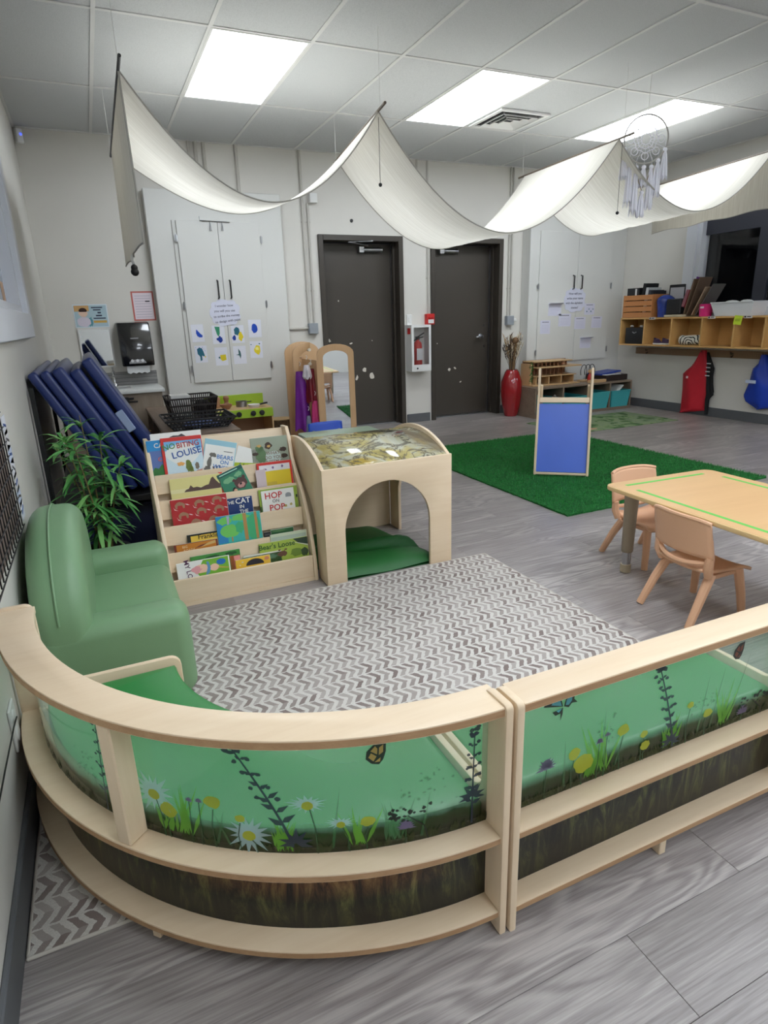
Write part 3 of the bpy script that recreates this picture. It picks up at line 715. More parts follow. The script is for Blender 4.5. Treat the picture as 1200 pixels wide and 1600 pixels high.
def side_poly(y0_, y1_, op):
    w = (y1_-y0_)/2; c = (y0_+y1_)/2
    p = [(y0_, 0), (y0_+op, 0), (y0_+op, .22)] + arc(c, .22, w-op, 180, 0, 16) + [(y1_-op, 0), (y1_, 0), (y1_, PH)] 
    h = .098; rad = (w*w+h*h)/(2*h); a = math.degrees(math.asin(w/rad))
    p += arc(c, PH+h-rad, rad, 90-a, 90+a, 18)[1:]
    return p
for x in (PX0+.001, PX1-.019): MB().prism(side_poly(PY0+.0185, PY1-.0185, .115), (x, 0, 0), (0, 1, 0), (0, 0, 1), .018, .003).build('side_panel', birch('z'), t)
w = (PY1-PY0)/2-.02; h = .078; rad = (w*w+h*h)/(2*h); am = math.asin(w/rad)
def roof(u, v): 
    a = -am+2*am*v
    return (PX0+.0195 + (PX1-PX0-.039)*u, yc + rad*math.sin(a), PH-.004+h-rad+rad*math.cos(a))
MB().sheet(roof, 2, 24).build('roof_sheet', roof_material(), t, smooth=60, solid=.003)
# rumpled green floor cushion
t = thing('floor_cushion', 'rumpled dark green cushion inside the play cube', 'cushion', (1.50, 2.93, 0))
def cush(u, v):
    x = 1.19+.49*u + .115*u*(1-v); yv = 2.605+.645*v
    z = .052*(1-(2*u-1)**8)*(1-(2*v-1)**8)
    fold = math.exp(-((v-.30-.25*(1-u))/.05)**2)*(.012+.03*u) - math.exp(-((v-.22-.25*(1-u))/.04)**2)*(.006+.02*u)
    return (x, yv, max(.006, .010+z+fold*(1-(2*u-1)**10)*(1-(2*v-1)**10)+.004*math.sin(9*u+4*v)))
c = MB().sheet(cush, 40, 40)
MB().add(c.v, c.f).add([(p[0], p[1], .002) for p in (cush(0, 0), cush(1, 0), cush(1, 1), cush(0, 1))], [(0, 1, 2, 3)]).build('cover', mat('dark_green_cloth', (28, 96, 40), .55, vary=.08, bump=.1), t, smooth=60)
# ------------------------------------------------------------------ book display with five tiers
t = thing('book_display', 'birch five-tier book display with sloping shelves', 'bookshelf', (.81, 2.87, 0))
BX0, BX1 = .472, 1.152
side = [(2.683, 0), (3.10, 0), (3.10, .70), (3.02, .705), (2.985, .66), (2.955, .56), (2.905, .50), (2.82, .42), (2.745, .30), (2.70, .16), (2.684, .08)]
for x in (BX0, BX1-.018): MB().prism(side, (x, 0, 0), (0, 1, 0), (0, 0, 1), .018, .003).build('side_panel', birch('z'), t)
MB().box(BX0+.018, BX1-.018, 3.075, 3.09, .02, .69).build('back_panel', birch('x'), t)
for i in range(5):
    yi, zi = 2.69+.06*i, .128+.106*i
    h = .108 if i == 0 else .088
    MB().obox(Matrix.Translation(((BX0+BX1)/2, yi+.006, zi-h/2)) @ Matrix.Rotation(R(-8 if i else 0), 4, 'X'), (BX1-BX0)/2-.0185, .006, h/2, .002, 1).build('lip', birch('x'), t)
    z2 = zi-.092
    L_ = .112 if i < 4 else .24
    MB().obox(Matrix.Translation(((BX0+BX1)/2, yi+.055+.5*L_*math.sin(R(20)), z2+.5*L_*math.cos(R(20)))) @ Matrix.Rotation(R(-20), 4, 'X'), (BX1-BX0)/2-.0185, .004, L_/2).build('slope_back', birch('x'), t)
    MB().box(BX0+.0185, BX1-.0185, yi+.012, yi+.058, z2-.008, z2).build('tier_shelf', birch('x'), t)
MB().box(BX0+.0185, BX1-.0185, 2.686, 2.70, .0, .02).build('plinth', birch('x'), t)

def bcol(n, c): return mat('cover_' + n, c, .35, coat=.2)
LQ = R(9)
BUX = Vector((1, 0, 0)); BUT = Vector((0, math.sin(LQ), math.cos(LQ))); BN = Vector((0, -math.cos(LQ), math.sin(LQ)))
class Book:
    """a book leaning in tier i, layer k; x0..x1 wide, top at height tt up the slope, rolled by a degrees about its bottom left"""
    def __init__(s, label, i, k, x0, x1, tt, col, roll=0, bottom=.004, th=.006, pages=True, name='picture_book'):
        s.P0 = Vector((0, 2.69+.06*i+.0165+.007*k, .128+.106*i-.085))
        a = R(roll); s.u = BUX*math.cos(a) + BUT*math.sin(a); s.w = -BUX*math.sin(a) + BUT*math.cos(a)
        s.W = x1-x0; s.H = tt-bottom
        s.o = s.P0 + BUX*x0 + BUT*bottom
        base = s.o + s.u*s.W/2
        s.t = thing(name, label, 'book', base, 0, 'books on the display')
        M = Matrix(((s.u.x, -BN.x, s.w.x, 0), (s.u.y, -BN.y, s.w.y, 0), (s.u.z, -BN.z, s.w.z, 0), (0, 0, 0, 1)))
        M.translation = s.o + s.u*s.W/2 + s.w*s.H/2 - BN*th/2
        MB().obox(M, s.W/2, th/2, s.H/2, .0008, 1).build('cover', col, s.t)
        if pages:
            M2 = M.copy(); M2.translation = s.o + s.u*(s.W/2+.002) + s.w*(s.H/2+.001) - BN*th/2
            MB().obox(M2, s.W/2-.001, th/2-.0015, s.H/2-.0005).build('pages', mat('book_pages', (232, 228, 216), .8), s.t, smooth=0)
        s.n = 0; s.v0 = max(0.0, (.070-bottom)/s.H) if roll == 0 else max(0.0, (.055-bottom)/s.H)
    def pic(s, col, *polys, name='picture'):
        s.n += 1; mb = MB()
        for pl in polys: mb.add([s.o + s.u*(x*s.W) + s.w*((s.v0+(1-s.v0)*y)*s.H) + BN*(.0003+.00012*s.n) for x, y in pl], [tuple(range(len(pl)))])
        mb.build(name, bcol(*col) if isinstance(col, tuple) else col, s.t, smooth=0); return s
    def txt(s, body, x, y, size, col, a=0, bold=.012, sx=1.0):
        s.n += 1; ca, sa = math.cos(R(a)), math.sin(R(a))
        text(body, size, bcol(*col), s.t, s.o + s.u*(x*s.W) + s.w*((s.v0+(1-s.v0)*y)*s.H) + BN*(.0006+.00012*s.n), s.u*ca + s.w*sa, -s.u*sa + s.w*ca, 'title', bold=bold, sx=sx); return s
def rc(x0, x1, y0, y1): return [(x0, y0), (x1, y0), (x1, y1), (x0, y1)]
WHT = ('white', (236, 236, 232)); BLK = ('black', (24, 24, 26)); RED = ('red', (196, 36, 34)); BLU = ('blue', (30, 112, 186)); GRN = ('green', (70, 150, 60)); YEL = ('yellow', (238, 206, 60)); NAV = ('navy', (22, 52, 108))
# top tier
Book('white paper book standing behind the red-edged book on the top tier', 4, 2, .50, .725, .268, bcol(*WHT)).pic(('smoke', (70, 62, 66)), blob(.55, .78, .22, .16, 3)).pic(RED, blob(.72, .80, .2, .05, 5))
b = Book('sky blue book with palm trees, leftmost on the top tier of the display', 4, 1, .478, .590, .240, bcol('skyblue', (38, 140, 204)))
b.pic(('dusk', (92, 116, 176)), rc(.08, .98, .06, .72)).pic(('palm', (48, 118, 56)), [(.1, .06), (.98, .06), (.98, .24), (.85, .20), (.75, .34), (.62, .22), (.5, .36), (.35, .24), (.2, .28), (.1, .18)]).txt('CALIF', .62, .80, .030, WHT).txt('AI', .74, .55, .036, ('orange', (222, 88, 60))).txt('COCO', .72, .44, .026, ('orange', (222, 88, 60)))
b = Book('red-edged picture book with large red and blue title on the top tier', 4, 0, .540, .722, .247, bcol('poppy', (206, 48, 42)))
b.pic(('paper_sky', (206, 226, 236)), rc(.07, .98, .02, .90)).pic(('skyband', (120, 180, 224)), rc(.07, .98, .66, .90), name='picture').pic(('paper', (232, 234, 232)), blob(.5, .55, .40, .30, 2, .1)).txt('NO', .19, .70, .036, ('tgreen', (64, 140, 72)), 8).txt('BITING', .65, .73, .034, ('brick', (178, 44, 40)), 4, sx=.95).txt('LOUISE', .60, .50, .042, ('tblue', (38, 84, 160)), 8)
b.pic(('lizard', (104, 120, 52)), blob(.60, .24, .09, .15, 8), blob(.66, .12, .05, .1, 3)).pic(('flame', (232, 170, 96)), blob(.42, .30, .10, .05, 9, .4)).pic(('rock', (120, 110, 96)), blob(.8, .2, .05, .1, 5))
b = Book('tilted white book with blue top edge and blue title on the top tier', 4, 0, .690, .838, .235, bcol('paleblue', (150, 196, 212)), roll=-15, bottom=.04)
b.pic(WHT, rc(.03, .97, .02, .86)).txt('BEARS', .68, .52, .028, ('cblue', (44, 120, 190)), 0).txt('ON', .68, .39, .026, ('cblue', (44, 120, 190))).txt('WHEELS', .66, .25, .026, ('cblue', (44, 120, 190)), -4).pic(('mouse', (110, 106, 100)), blob(.30, .60, .11, .06, 3), blob(.22, .40, .07, .16, 4), blob(.18, .22, .10, .09, 7)).pic(BLK, rc(.62, .9, .72, .735))
Book('cream booklet with small brown printing in front on the top tier', 4, 0, .690, .832, .100, bcol('cream', (226, 214, 186)), roll=4, th=.004).pic(('salmon', (214, 134, 104)), blob(.2, .5, .2, .3, 2, .4)).pic(('brownink', (120, 84, 60)), rc(.5, .56, .4, .75), rc(.60, .66, .4, .75), rc(.70, .76, .4, .75))
b = Book('white book with lime green lower half lying askew on the top tier', 4, 1, .842, .950, .185, bcol(*WHT), roll=-20, bottom=.05)
b.pic(('lime', (168, 190, 36)), [(0, 0), (1, 0), (1, .52), (0, .36)]).pic(('olive', (72, 92, 30)), *[[(.1+.16*i, .05), (.16+.16*i, .05), (.30+.16*i, .40), (.26+.16*i, .40)] for i in range(4)])
b = Book('grey-green picture book with animals at the right end of the top tier', 4, 1, .948, 1.130, .202, bcol('greygreen', (150, 160, 142)))
b.pic(('moss', (92, 122, 84)), blob(.26, .35, .14, .3, 4), blob(.2, .6, .10, .12, 5)).pic(('bird', (60, 44, 36)), blob(.47, .68, .10, .12, 6), blob(.86, .50, .10, .09, 7), blob(.88, .26, .11, .08, 8), blob(.10, .42, .09, .06, 9)).pic(('gold', (200, 160, 90)), blob(.48, .66, .05, .05, 1), blob(.22, .70, .06, .05, 2)).pic(('mist', (190, 206, 200)), blob(.58, .25, .22, .22, 3, .1)).txt('WHAT\nDO YOU\nSEEM', .58, .34, .022, ('brownink', (84, 66, 50)), 0, .004)
# fourth tier
b = Book('pale yellow book with brown hills above the red camel book', 3, 0, .548, .775, .174, bcol('straw', (222, 212, 142)), bottom=.004)
b.pic(('paleland', (228, 220, 168)), rc(.0, 1, .35, .52)).pic(('hill', (88, 66, 60)), [(.26, .36), (.30, .46), (.36, .50), (.40, .64), (.45, .52), (.52, .54), (.60, .48), (.70, .56), (.76, .58), (.82, .84), (.86, .90), (.92, .70), (.98, .55), (1, .9), (1, .36)])
Book('slim orange book beside the pale yellow book', 3, 1, .772, .790, .178, bcol('orange', (222, 150, 74)))
b = Book('tilted dark green book with a bear on the fourth tier', 3, 0, .812, .940, .172, bcol('forest', (52, 128, 98)), roll=19, bottom=.010)
b.pic(('deepgreen', (20, 84, 78)), rc(0, 1, .84, 1)).pic(('glow', (118, 176, 132)), blob(.35, .62, .22, .12, 3), blob(.75, .70, .15, .10, 4)).pic(('bearbrown', (84, 56, 56)), blob(.68, .32, .24, .24, 5, .12), blob(.5, .52, .06, .07, 2), blob(.88, .52, .06, .07, 3)).pic(('muzzle', (190, 140, 134)), blob(.68, .24, .14, .11, 5, .1)).pic(BLK, blob(.68, .30, .05, .05, 1), blob(.38, .14, .10, .14, 4)).pic(('skin', (222, 178, 146)), blob(.40, .12, .07, .09, 7)).pic(('mint', (170, 220, 200)), rc(.08, .80, .90, .94))
b = Book('red-framed white book with a yellow card, right end of the fourth tier', 3, 1, .955, 1.128, .196, bcol('poppy', (206, 48, 42)))
b.pic(('lav', (226, 222, 226)), rc(.06, .94, .0, .90)).pic(('sun', (226, 200, 44)), rc(.20, .94, .10, .66)).pic(('sun2', (206, 180, 60)), rc(.24, .52, .12, .24)).pic(('mauveink', (120, 90, 140)), blob(.22, .74, .05, .03, 3), blob(.45, .78, .03, .05, 2), blob(.72, .80, .03, .05, 6))
Book('narrow pinkish card tucked left of the red-framed book', 3, 0, .944, .992, .166, bcol('pinkgrey', (206, 190, 194)), th=.003)
# middle tier
b = Book('red book patterned with brown camels on the middle tier', 2, 0, .535, .786, .196, bcol('crimson', (176, 36, 42)))
q = random.Random(5)
cams = []; whites = []
for ci, (cx, cy) in enumerate([(.16, .80), (.50, .80), (.82, .84), (.20, .42), (.52, .50), (.84, .50), (.40, .12), (.72, .14)]):
    cams.append([(cx-.09, cy), (cx-.05, cy+.09), (cx, cy+.12), (cx+.05, cy+.08), (cx+.09, cy+.02), (cx+.08, cy-.12), (cx+.05, cy-.12), (cx+.04, cy-.02), (cx-.04, cy-.02), (cx-.05, cy-.13), (cx-.08, cy-.13)])
    whites.append([(cx+.09, cy+.02), (cx+.13, cy+.01), (cx+.17, cy-.04), (cx+.13, cy-.03)]); whites.append([(cx-.12, cy-.05), (cx-.10, cy-.16), (cx-.04, cy-.20), (cx-.10, cy-.13)])
b.pic(('camel', (160, 118, 92)), *cams).pic(('rose', (236, 214, 214)), *whites)
b = Book('navy book with white capital lettering on the middle tier', 2, 1, .780, .904, .166, bcol(*NAV))
b.txt('THE', .15, .72, .022, WHT).txt('CAT', .64, .70, .036, WHT).txt('IN', .58, .46, .023, WHT).txt('THE', .64, .22, .023, WHT).txt('HAT', .62, -.06, .026, WHT)
Book('yellow-green book behind the white book with red title', 2, 1, .938, 1.128, .186, bcol('limecover', (150, 176, 66))).pic(BLK, rc(.95, .99, .5, .62)).pic(('dkgreen', (46, 84, 40)), rc(0, .04, .0, .3))
b = Book('white book with red serif title on the middle tier', 2, 0, .948, 1.108, .180, bcol(*WHT))
b.txt('HOP', .36, .64, .042, RED).txt('ON', .42, .45, .022, ('grey', (96, 96, 100))).txt('POP', .44, .10, .042, RED).pic(('greypic', (150, 156, 160)), arc(.82, .72, .09, 0, 180, 8) + [(.73, .62), (.91, .62)]).pic(('tangold', (176, 164, 96)), blob(.70, .24, .05, .06, 3), blob(.88, .28, .04, .06, 4))
# second tier
b = Book('thin black-edged yellow book, back left of the second tier', 1, 1, .582, .735, .147, bcol(*BLK))
b.pic(('honey', (232, 196, 76)), rc(.10, 1, .0, .90)).txt('Franklin', .62, .66, .030, BLK)
b = Book('orange-brown book with road scene on the second tier', 1, 0, .520, .712, .113, bcol('maroon', (112, 44, 34)))
b.pic(('rust_orange', (196, 124, 42)), rc(.05, .96, .05, .95)).pic(('darkrust', (120, 62, 46)), [(.45, .35), (.6, .62), (.75, .70), (.72, .52)]).pic(('sandroad', (206, 172, 110)), [(.6, .4), (.78, .75), (.95, .9), (.95, .6)]).txt('BIG', .24, .55, .015, ('ivory', (234, 206, 160))).txt('ROADS', .33, .16, .015, ('ivory', (234, 206, 160)))
b = Book('tall teal book with green trees on the second tier', 1, 0, .716, .922, .211, bcol('teal', (60, 176, 168)))
b.pic(('aqua', (40, 132, 190)), rc(0, .22, .1, 1)).pic(('treegreen', (112, 196, 96)), blob(.28, .48, .21, .22, 3, .12), blob(.2, .84, .16, .14, 4), blob(.55, .88, .20, .10, 6)).pic(('seagreen', (64, 172, 118)), blob(.5, .55, .1, .2, 5), blob(.82, .50, .16, .45, 7, .1)).pic(('trunk', (178, 138, 82)), rc(.60, .68, .10, 1), rc(.86, .92, .10, 1), rc(.30, .33, .12, .28)).pic(('twig', (170, 170, 196)), [(.24, .70), (.28, .70), (.30, .98), (.24, .98)])
Book('small black book right of the tall teal book', 1, 0, .928, .962, .103, bcol(*BLK)).pic(('ash', (78, 78, 82)), rc(.1, .9, .5, .8))
Book('dark green book with rounded corner right of the small black book', 1, 1, .962, 1.075, .108, bcol('pine', (52, 104, 64))).pic(('palepine', (186, 202, 172)), rc(0, 1, .94, 1)).pic(('pine2', (92, 140, 88)), blob(.4, .75, .3, .1, 2))
# bottom tier
Book('pale green-grey book behind the lime bear book on the bottom tier', 0, 2, .950, 1.128, .203, bcol('celadon', (196, 208, 180))).pic(('moonlit', (170, 186, 170)), rc(.02, .98, .6, .9))
b = Book('lime green book with bear and black title, right end of the bottom tier', 0, 1, .890, 1.126, .172, bcol('limebear', (160, 184, 72)))
b.txt("Bear's Loose", .36, .70, .034, ('darkgreen', (40, 84, 44))).pic(('bear', (104, 72, 52)), blob(.46, .38, .10, .14, 4), blob(.40, .56, .03, .04, 1), blob(.53, .56, .03, .04, 2)).pic(('night', (44, 66, 52)), [(.70, .98), (1, .98), (1, .55), (.82, .72)]).pic(('moonbeam', (222, 228, 206)), [(.60, .92), (1, .62), (1, .56)]).pic(('bush', (104, 132, 48)), blob(.75, .35, .16, .18, 8, .3)).pic(('shadowgreen', (52, 76, 44)), blob(.92, .30, .08, .2, 9))
b = Book('dark green leafy book peeking out behind the white baby book', 0, 1, .578, .800, .168, bcol('leafy', (66, 140, 62)), bottom=.004)
b.pic(('leafdark', (32, 84, 44)), blob(.15, .78, .12, .06, 3), blob(.45, .86, .14, .06, 4), blob(.80, .86, .12, .08, 5)).pic(('leaflight', (150, 196, 96)), blob(.55, .74, .2, .05, 6))
b = Book('white and green book with a baby and sideways title, left of the bottom tier', 0, 0, .514, .746, .150, bcol(*WHT))
b.pic(('grass', (120, 182, 58)), [(.50, .98), (.98, .98), (.98, .0), (.42, .0), (.36, .3)]).txt('MY LOU', .17, .44, .030, ('purpleink', (88, 48, 84)), -82).pic(('babyskin', (240, 196, 170)), blob(.46, .50, .14, .26, 3, .1), blob(.70, .46, .09, .2, 6, .1)).pic(('pinkhat', (226, 160, 164)), blob(.36, .48, .09, .22, 2)).pic(('bluecollar', (96, 150, 190)), [(.52, .05), (.60, .2), (.63, .5), (.60, .85), (.56, .85), (.57, .5), (.54, .25)]).pic(BLU, blob(.84, .72, .09, .17, 3, .02, 20)).pic(('twigtan', (200, 172, 84)), [(.76, .40), (.97, .28), (.97, .34), (.80, .46)])
Book('slim orange and pink book right of the baby book', 0, 1, .750, .798, .142, bcol('coral', (228, 112, 74))).pic(('rosepink', (232, 150, 140)), rc(.4, 1, .0, .95))
Book('dark green book behind the yellow book on the bottom tier', 0, 1, .812, .992, .128, bcol('deepfir', (36, 84, 60))).pic(('ivory2', (222, 220, 206)), rc(0, 1, .88, 1)).pic(('firlight', (84, 120, 90)), blob(.7, .6, .2, .2, 4))
b = Book('yellow book with a dark round head on the bottom tier', 0, 0, .772, .934, .118, bcol('amberyellow', (236, 190, 62)))
b.pic(('inkblue', (34, 34, 46)), arc(.55, .30, .26, 0, 180, 14, .58)).pic(('rosetan', (206, 130, 100)), blob(.90, .72, .07, .18, 3, .1)).pic(WHT, blob(.2, .72, .03, .05, 2), blob(.12, .45, .02, .04, 3))

# ------------------------------------------------------------------ toddler table with two chairs
M_TOP = wood('beech_laminate', (228, 186, 134), (214, 170, 118), 'x', .35, .6, .4, .2)
M_TEDGE = mat('table_edge', (222, 190, 136), .45)
TA = R(-3.4)
TL = (2.33, 2.10)
t = thing('activity_table', 'low beech toddler table with green tape strips', 'table', (2.655, 1.50, 0), TA)
tw, tl = .64, 1.20
MB().prism(rrect(-tw/2, tw/2, -tl/2, tl/2, .05, 6), (0, 0, .420), (1, 0, 0), (0, 1, 0), .020, .004).build('table_edge', M_TEDGE, t, local=True)
MB().prism(rrect(-tw/2+.006, tw/2-.006, -tl/2+.006, tl/2-.006, .046, 6), (0, 0, .4385), (1, 0, 0), (0, 1, 0), .0025).build('table_top', M_TOP, t, smooth=0, local=True)
M_LEG = mat('taupe_leg', (158, 144, 124), .45); M_CHROME = mat('chrome_leg', (190, 190, 192), .18, 1.0); M_CAP = mat('leg_cap', (170, 156, 132), .5)
for sx, sy in ((-1, 1), (1, 1), (-1, -1), (1, -1)):
    lx, ly = sx*(tw/2-.128), sy*(tl/2-.055)
    lg = MB().lathe([(.024, .105), (.027, .11), (.030, .30), (.034, .419)], (lx, ly, 0), 16).build('leg', M_LEG, t, local=True)
    MB().lathe([(.0205, .04), (.0205, .106)], (lx, ly, 0), 16).build('chrome_sleeve', M_CHROME, lg, local=True)
    MB().lathe([(.020, 0), (.025, .004), (.025, .042), (.021, .044)], (lx, ly, 0), 16).build('foot_cap', M_CAP, lg, local=True)
M_TAPE = mat('green_tape', (96, 196, 84), .5)
for a in ((-tw/2+.075, tw/2-.10, tl/2-.078, tl/2-.060), (-tw/2+.055, -tw/2+.073, -tl/2+.1, tl/2-.15), (tw/2-.075, tw/2-.057, -tl/2+.1, tl/2-.15)):
    MB().box(*a, .4411, .4417).build('tape_strip', M_TAPE, t, smooth=0, local=True)

M_PLAST = mat('peach_plastic', (226, 178, 142), .42, bump=.06, bscale=400)
def make_chair(label, loc, rz):
    # faces +x; origin on the floor under the seat
    t = thing('toddler_chair', label, 'chair', loc, rz, 'toddler chairs at the table')
    def sfn(u, v):
        x = -.115+.25*u; y = (-.125+.25*v)*(1-.12*(1-u))
        z = .205 + .012*((2*v-1)**2) + (.018*(max(0, .25-u)/.25)**2) - .014*(max(0, u-.82)/.18)**2
        return (x, y, z)
    MB().sheet(sfn, 14, 12).build('seat', M_PLAST, t, smooth=60, solid=.012, local=True)
    def bfn(u, v):
        z = .285+.155*u; y = -.146+.292*v; y *= (1-.05*u)
        x = -.130 - .030*u + .032*(2*v-1)**2
        z += -.012*(2*v-1)**4*(1 if u > .5 else 0)
        return (x, y, z)
    MB().sheet(bfn, 10, 14).build('backrest', M_PLAST, t, smooth=60, solid=.011, local=True)
    MB().tube([(-.160+.032*(2*v/12-1)**2, (-.146+.292*v/12)*.95, .441-.012*(2*v/12-1)**4) for v in range(13)], .0085, 8).build('back_rim', M_PLAST, t, local=True)
    for s in (-1, 1):
        MB().tube([(-.100, s*.128, .290), (-.100, s*.126, .245), (-.085, s*.118, .205)], [.016, .018, .016], 8).build('back_support', M_PLAST, t, local=True)
        MB().tube([(.095, s*.098, .205), (.112, s*.112, .10), (.122, s*.122, .002)], [.019, .017, .015], 10).build('leg', M_PLAST, t, local=True)
        MB().tube([(-.060, s*.108, .205), (-.110, s*.120, .12), (-.170, s*.130, .002)], [.020, .018, .015], 10).build('leg', M_PLAST, t, local=True)
    def rib(u, v): 
        return (-.128-.02*u + .03*(2*v-1)**2, (-.105+.21*v), .212+.052*u-.0)
    MB().tube([(-.136+.036*(2*v/10-1)**2, -.118+.236*v/10, .247+.018*(2*v/10-1)**2) for v in range(11)], .010, 8).build('back_rung', M_PLAST, t, local=True)
    MB().tube([(-.06, -.10, .188), (.09, -.09, .19)], .012, 8).build('seat_rib', M_PLAST, t, local=True)
    MB().tube([(-.06, .10, .188), (.09, .09, .19)], .012, 8).build('seat_rib', M_PLAST, t, local=True)
    return t
ch = make_chair('peach plastic toddler chair on the near long side of the table', (2.455, 1.632, 0), R(-4))
copy_tree(ch, (2.715, 2.14, 0), R(-90-3), 'peach plastic toddler chair at the far short end of the table')

# ------------------------------------------------------------------ turf mat
def turf_material():
    t = NT('turf')
    n = t.noise(t.coord(), 60, 4, .7); b_ = t.noise(t.coord(), 2.5, 2, .5)
    f = t.math('ADD', t.math('MULTIPLY', n, .8), t.math('MULTIPLY', b_, .2))
    t.link(t.ramp(f, [(.36, lin((16, 66, 28))), (.56, lin((32, 110, 48))), (.72, lin((56, 146, 70)))]), t.b.inputs['Base Color'])
    t.b.inputs['Roughness'].default_value = .8; t.b.inputs['Specular IOR Level'].default_value = .2; t.bump(n, .8, .01)
    return t.m
M_TURF = turf_material()
t = thing('turf_mat', 'large green artificial turf mat under the blue slide board', 'mat', (3.755, 3.98, 0), R(-.5))
pts = []
tx, ty = .915, 1.13
for (xa, ya, xb, yb, n) in ((-tx, -ty, tx, -ty, 46), (tx, -ty, tx, ty, 56), (tx, ty, -tx, ty, 46), (-tx, ty, -tx, -ty, 56)):
    for i in range(n): pts.append((xa+(xb-xa)*i/n+rng.uniform(-.004, .004), ya+(yb-ya)*i/n+rng.uniform(-.004, .004)))
MB().prism(pts, (0, 0, 0), (1, 0, 0), (0, 1, 0), .010).build('backing', M_TURF, t, smooth=0, local=True)
q = random.Random(11); V = []; F = []
for i in range(26000):
    edge_ = q.random() < .12
    x, y_ = q.uniform(-tx, tx), q.uniform(-ty, ty)
    if edge_:
        if q.random() < .5: x = q.choice((-tx, tx))
        else: y_ = q.choice((-ty, ty))
    a = q.uniform(0, 6.28); h_ = q.uniform(.010, .022); l_ = q.uniform(.002, .012); w_ = .0022
    V += [(x-w_*math.cos(a), y_-w_*math.sin(a), .008), (x+w_*math.cos(a), y_+w_*math.sin(a), .008), (x-l_*math.sin(a), y_+l_*math.cos(a), .008+h_)]
    F.append((3*i, 3*i+1, 3*i+2))
g = MB(); g.v, g.f = V, F
o = g.build('grass_pile', mat('turf_blade', (42, 132, 58), .6, vary=.25, vscale=20), t, smooth=0, local=True); o['kind'] = 'stuff'

# ------------------------------------------------------------------ slide board on the turf
SLx = Vector((.294, -.25, 0)).normalized(); SLn = Vector((.648, .762, 0))
ang = math.atan2(SLx.y, SLx.x)
t = thing('toddler_slide', 'small birch slide with a blue board standing on the turf', 'slide', (3.421, 3.625, .012), ang)
hw = .193
z00 = .006
prof = [(0, 0), (.075, 0), (.262, .50), (.285, .58), (.292, .730)] + arc(.240, .730, .052, 0, 180, 6)[1:] + [(.180, .60), (.170, .535), (.0, .03)]
for s in (-1, 1): MB().prism([(a, b+z00) for a, b in prof], (s*hw-.009, 0, 0), (0, 1, 0), (0, 0, 1), .018, .003).build('side_rail', birch('z'), t, local=True)
M_BLUE = mat('blue_board', (66, 104, 206), .35, vary=.03)
a_ = math.atan2(.18, .52)
MB().obox(Matrix.Translation((0, .107, .268+z00)) @ Matrix.Rotation(-a_, 4, 'X'), hw-.0095, .006, .262).build('slide_board', M_BLUE, t, local=True, smooth=0)
MB().obox(Matrix.Translation((0, .193, .545+z00)) @ Matrix.Rotation(-a_, 4, 'X'), hw-.0095, .010, .020, .002, 1).build('cross_bar', birch('x'), t, local=True)
MB().box(-hw+.0095, hw-.0095, -.004, .012, .004+z00, .02+z00, .002, 1).build('cross_bar', birch('x'), t, local=True)
for s in (-1, 1): MB().bar((s*(hw-.02), .235, .66), (s*(hw-.02), .42, .006), .018, .035, .002).build('rear_leg', birch('z'), t, local=True)

# ------------------------------------------------------------------ small map rug
def map_material():
    t = NT('garden_map_rug')
    n = t.noise(t.coord((1, 1, 1)), 5.0, 3, .5, .8)
    t.link(t.ramp(n, [(.38, lin((70, 104, 58))), (.43, lin((110, 146, 92))), (.46, lin((142, 160, 118))), (.60, lin((132, 152, 122))), (.64, lin((76, 112, 58)))]), t.b.inputs['Base Color'])
    t.b.inputs['Roughness'].default_value = .9; return t.m
t = thing('play_rug', 'small green patterned rug in front of the low bin shelf', 'rug', (5.45, 5.36, 0))
MB().box(4.72, 6.22, 4.96, 5.76, 0, .006, .002, 1).build('pile', map_material(), t)
MB().poly(blob(5.05, 5.06, .07, .04, 4, .1), (0, 0, .0064), (1, 0, 0), (0, 1, 0)).build('print_patch', mat('rug_peach', (206, 160, 132), .9), t, smooth=0)
# ------------------------------------------------------------------ cart of blue rest mats, left wall
M_BLK = mat('black_metal', (24, 24, 26), .45)
M_MAT = mat('navy_vinyl', (34, 50, 106), .34, vary=.06, vscale=3, bump=.06, bscale=120)
t = thing('mat_cart', 'black metal cart frame carrying the leaning blue rest mats', 'cart', (.28, 4.2, 0))
for y_ in (3.50, 4.86): MB().box(.012, .034, y_, y_+.03, .0, .93, .003, 1).build('upright', M_BLK, t)
MB().box(.012, .60, 3.50, 3.53, .30, .335, .003, 1).box(.012, .60, 4.86, 4.89, .30, .335, .003, 1).box(.05, .60, 3.53, 4.86, .318, .335).build('deck', M_BLK, t)
for x in (.07, .55):
    for y_ in (3.55, 4.82): MB().box(x-.012, x+.012, y_-.012, y_+.012, .06, .31).lathe([(.0, -.012), (.03, -.012), (.03, .012), (0, .012)], (x, y_, .031), 14, Matrix.Rotation(R(90), 4, 'X')).build('caster_leg', M_BLK, t)
la = R(27.5)
dn = Vector((math.sin(la), 0, -math.cos(la))); ac = Vector((math.cos(la), 0, math.sin(la)))
names5 = ['leaning blue rest mat closest to the left wall', 'leaning blue rest mat, second out from the left wall', 'leaning blue rest mat, middle of the five', 'thin creased blue rest mat, fourth out from the left wall', 'outermost leaning blue rest mat with a pale tag']
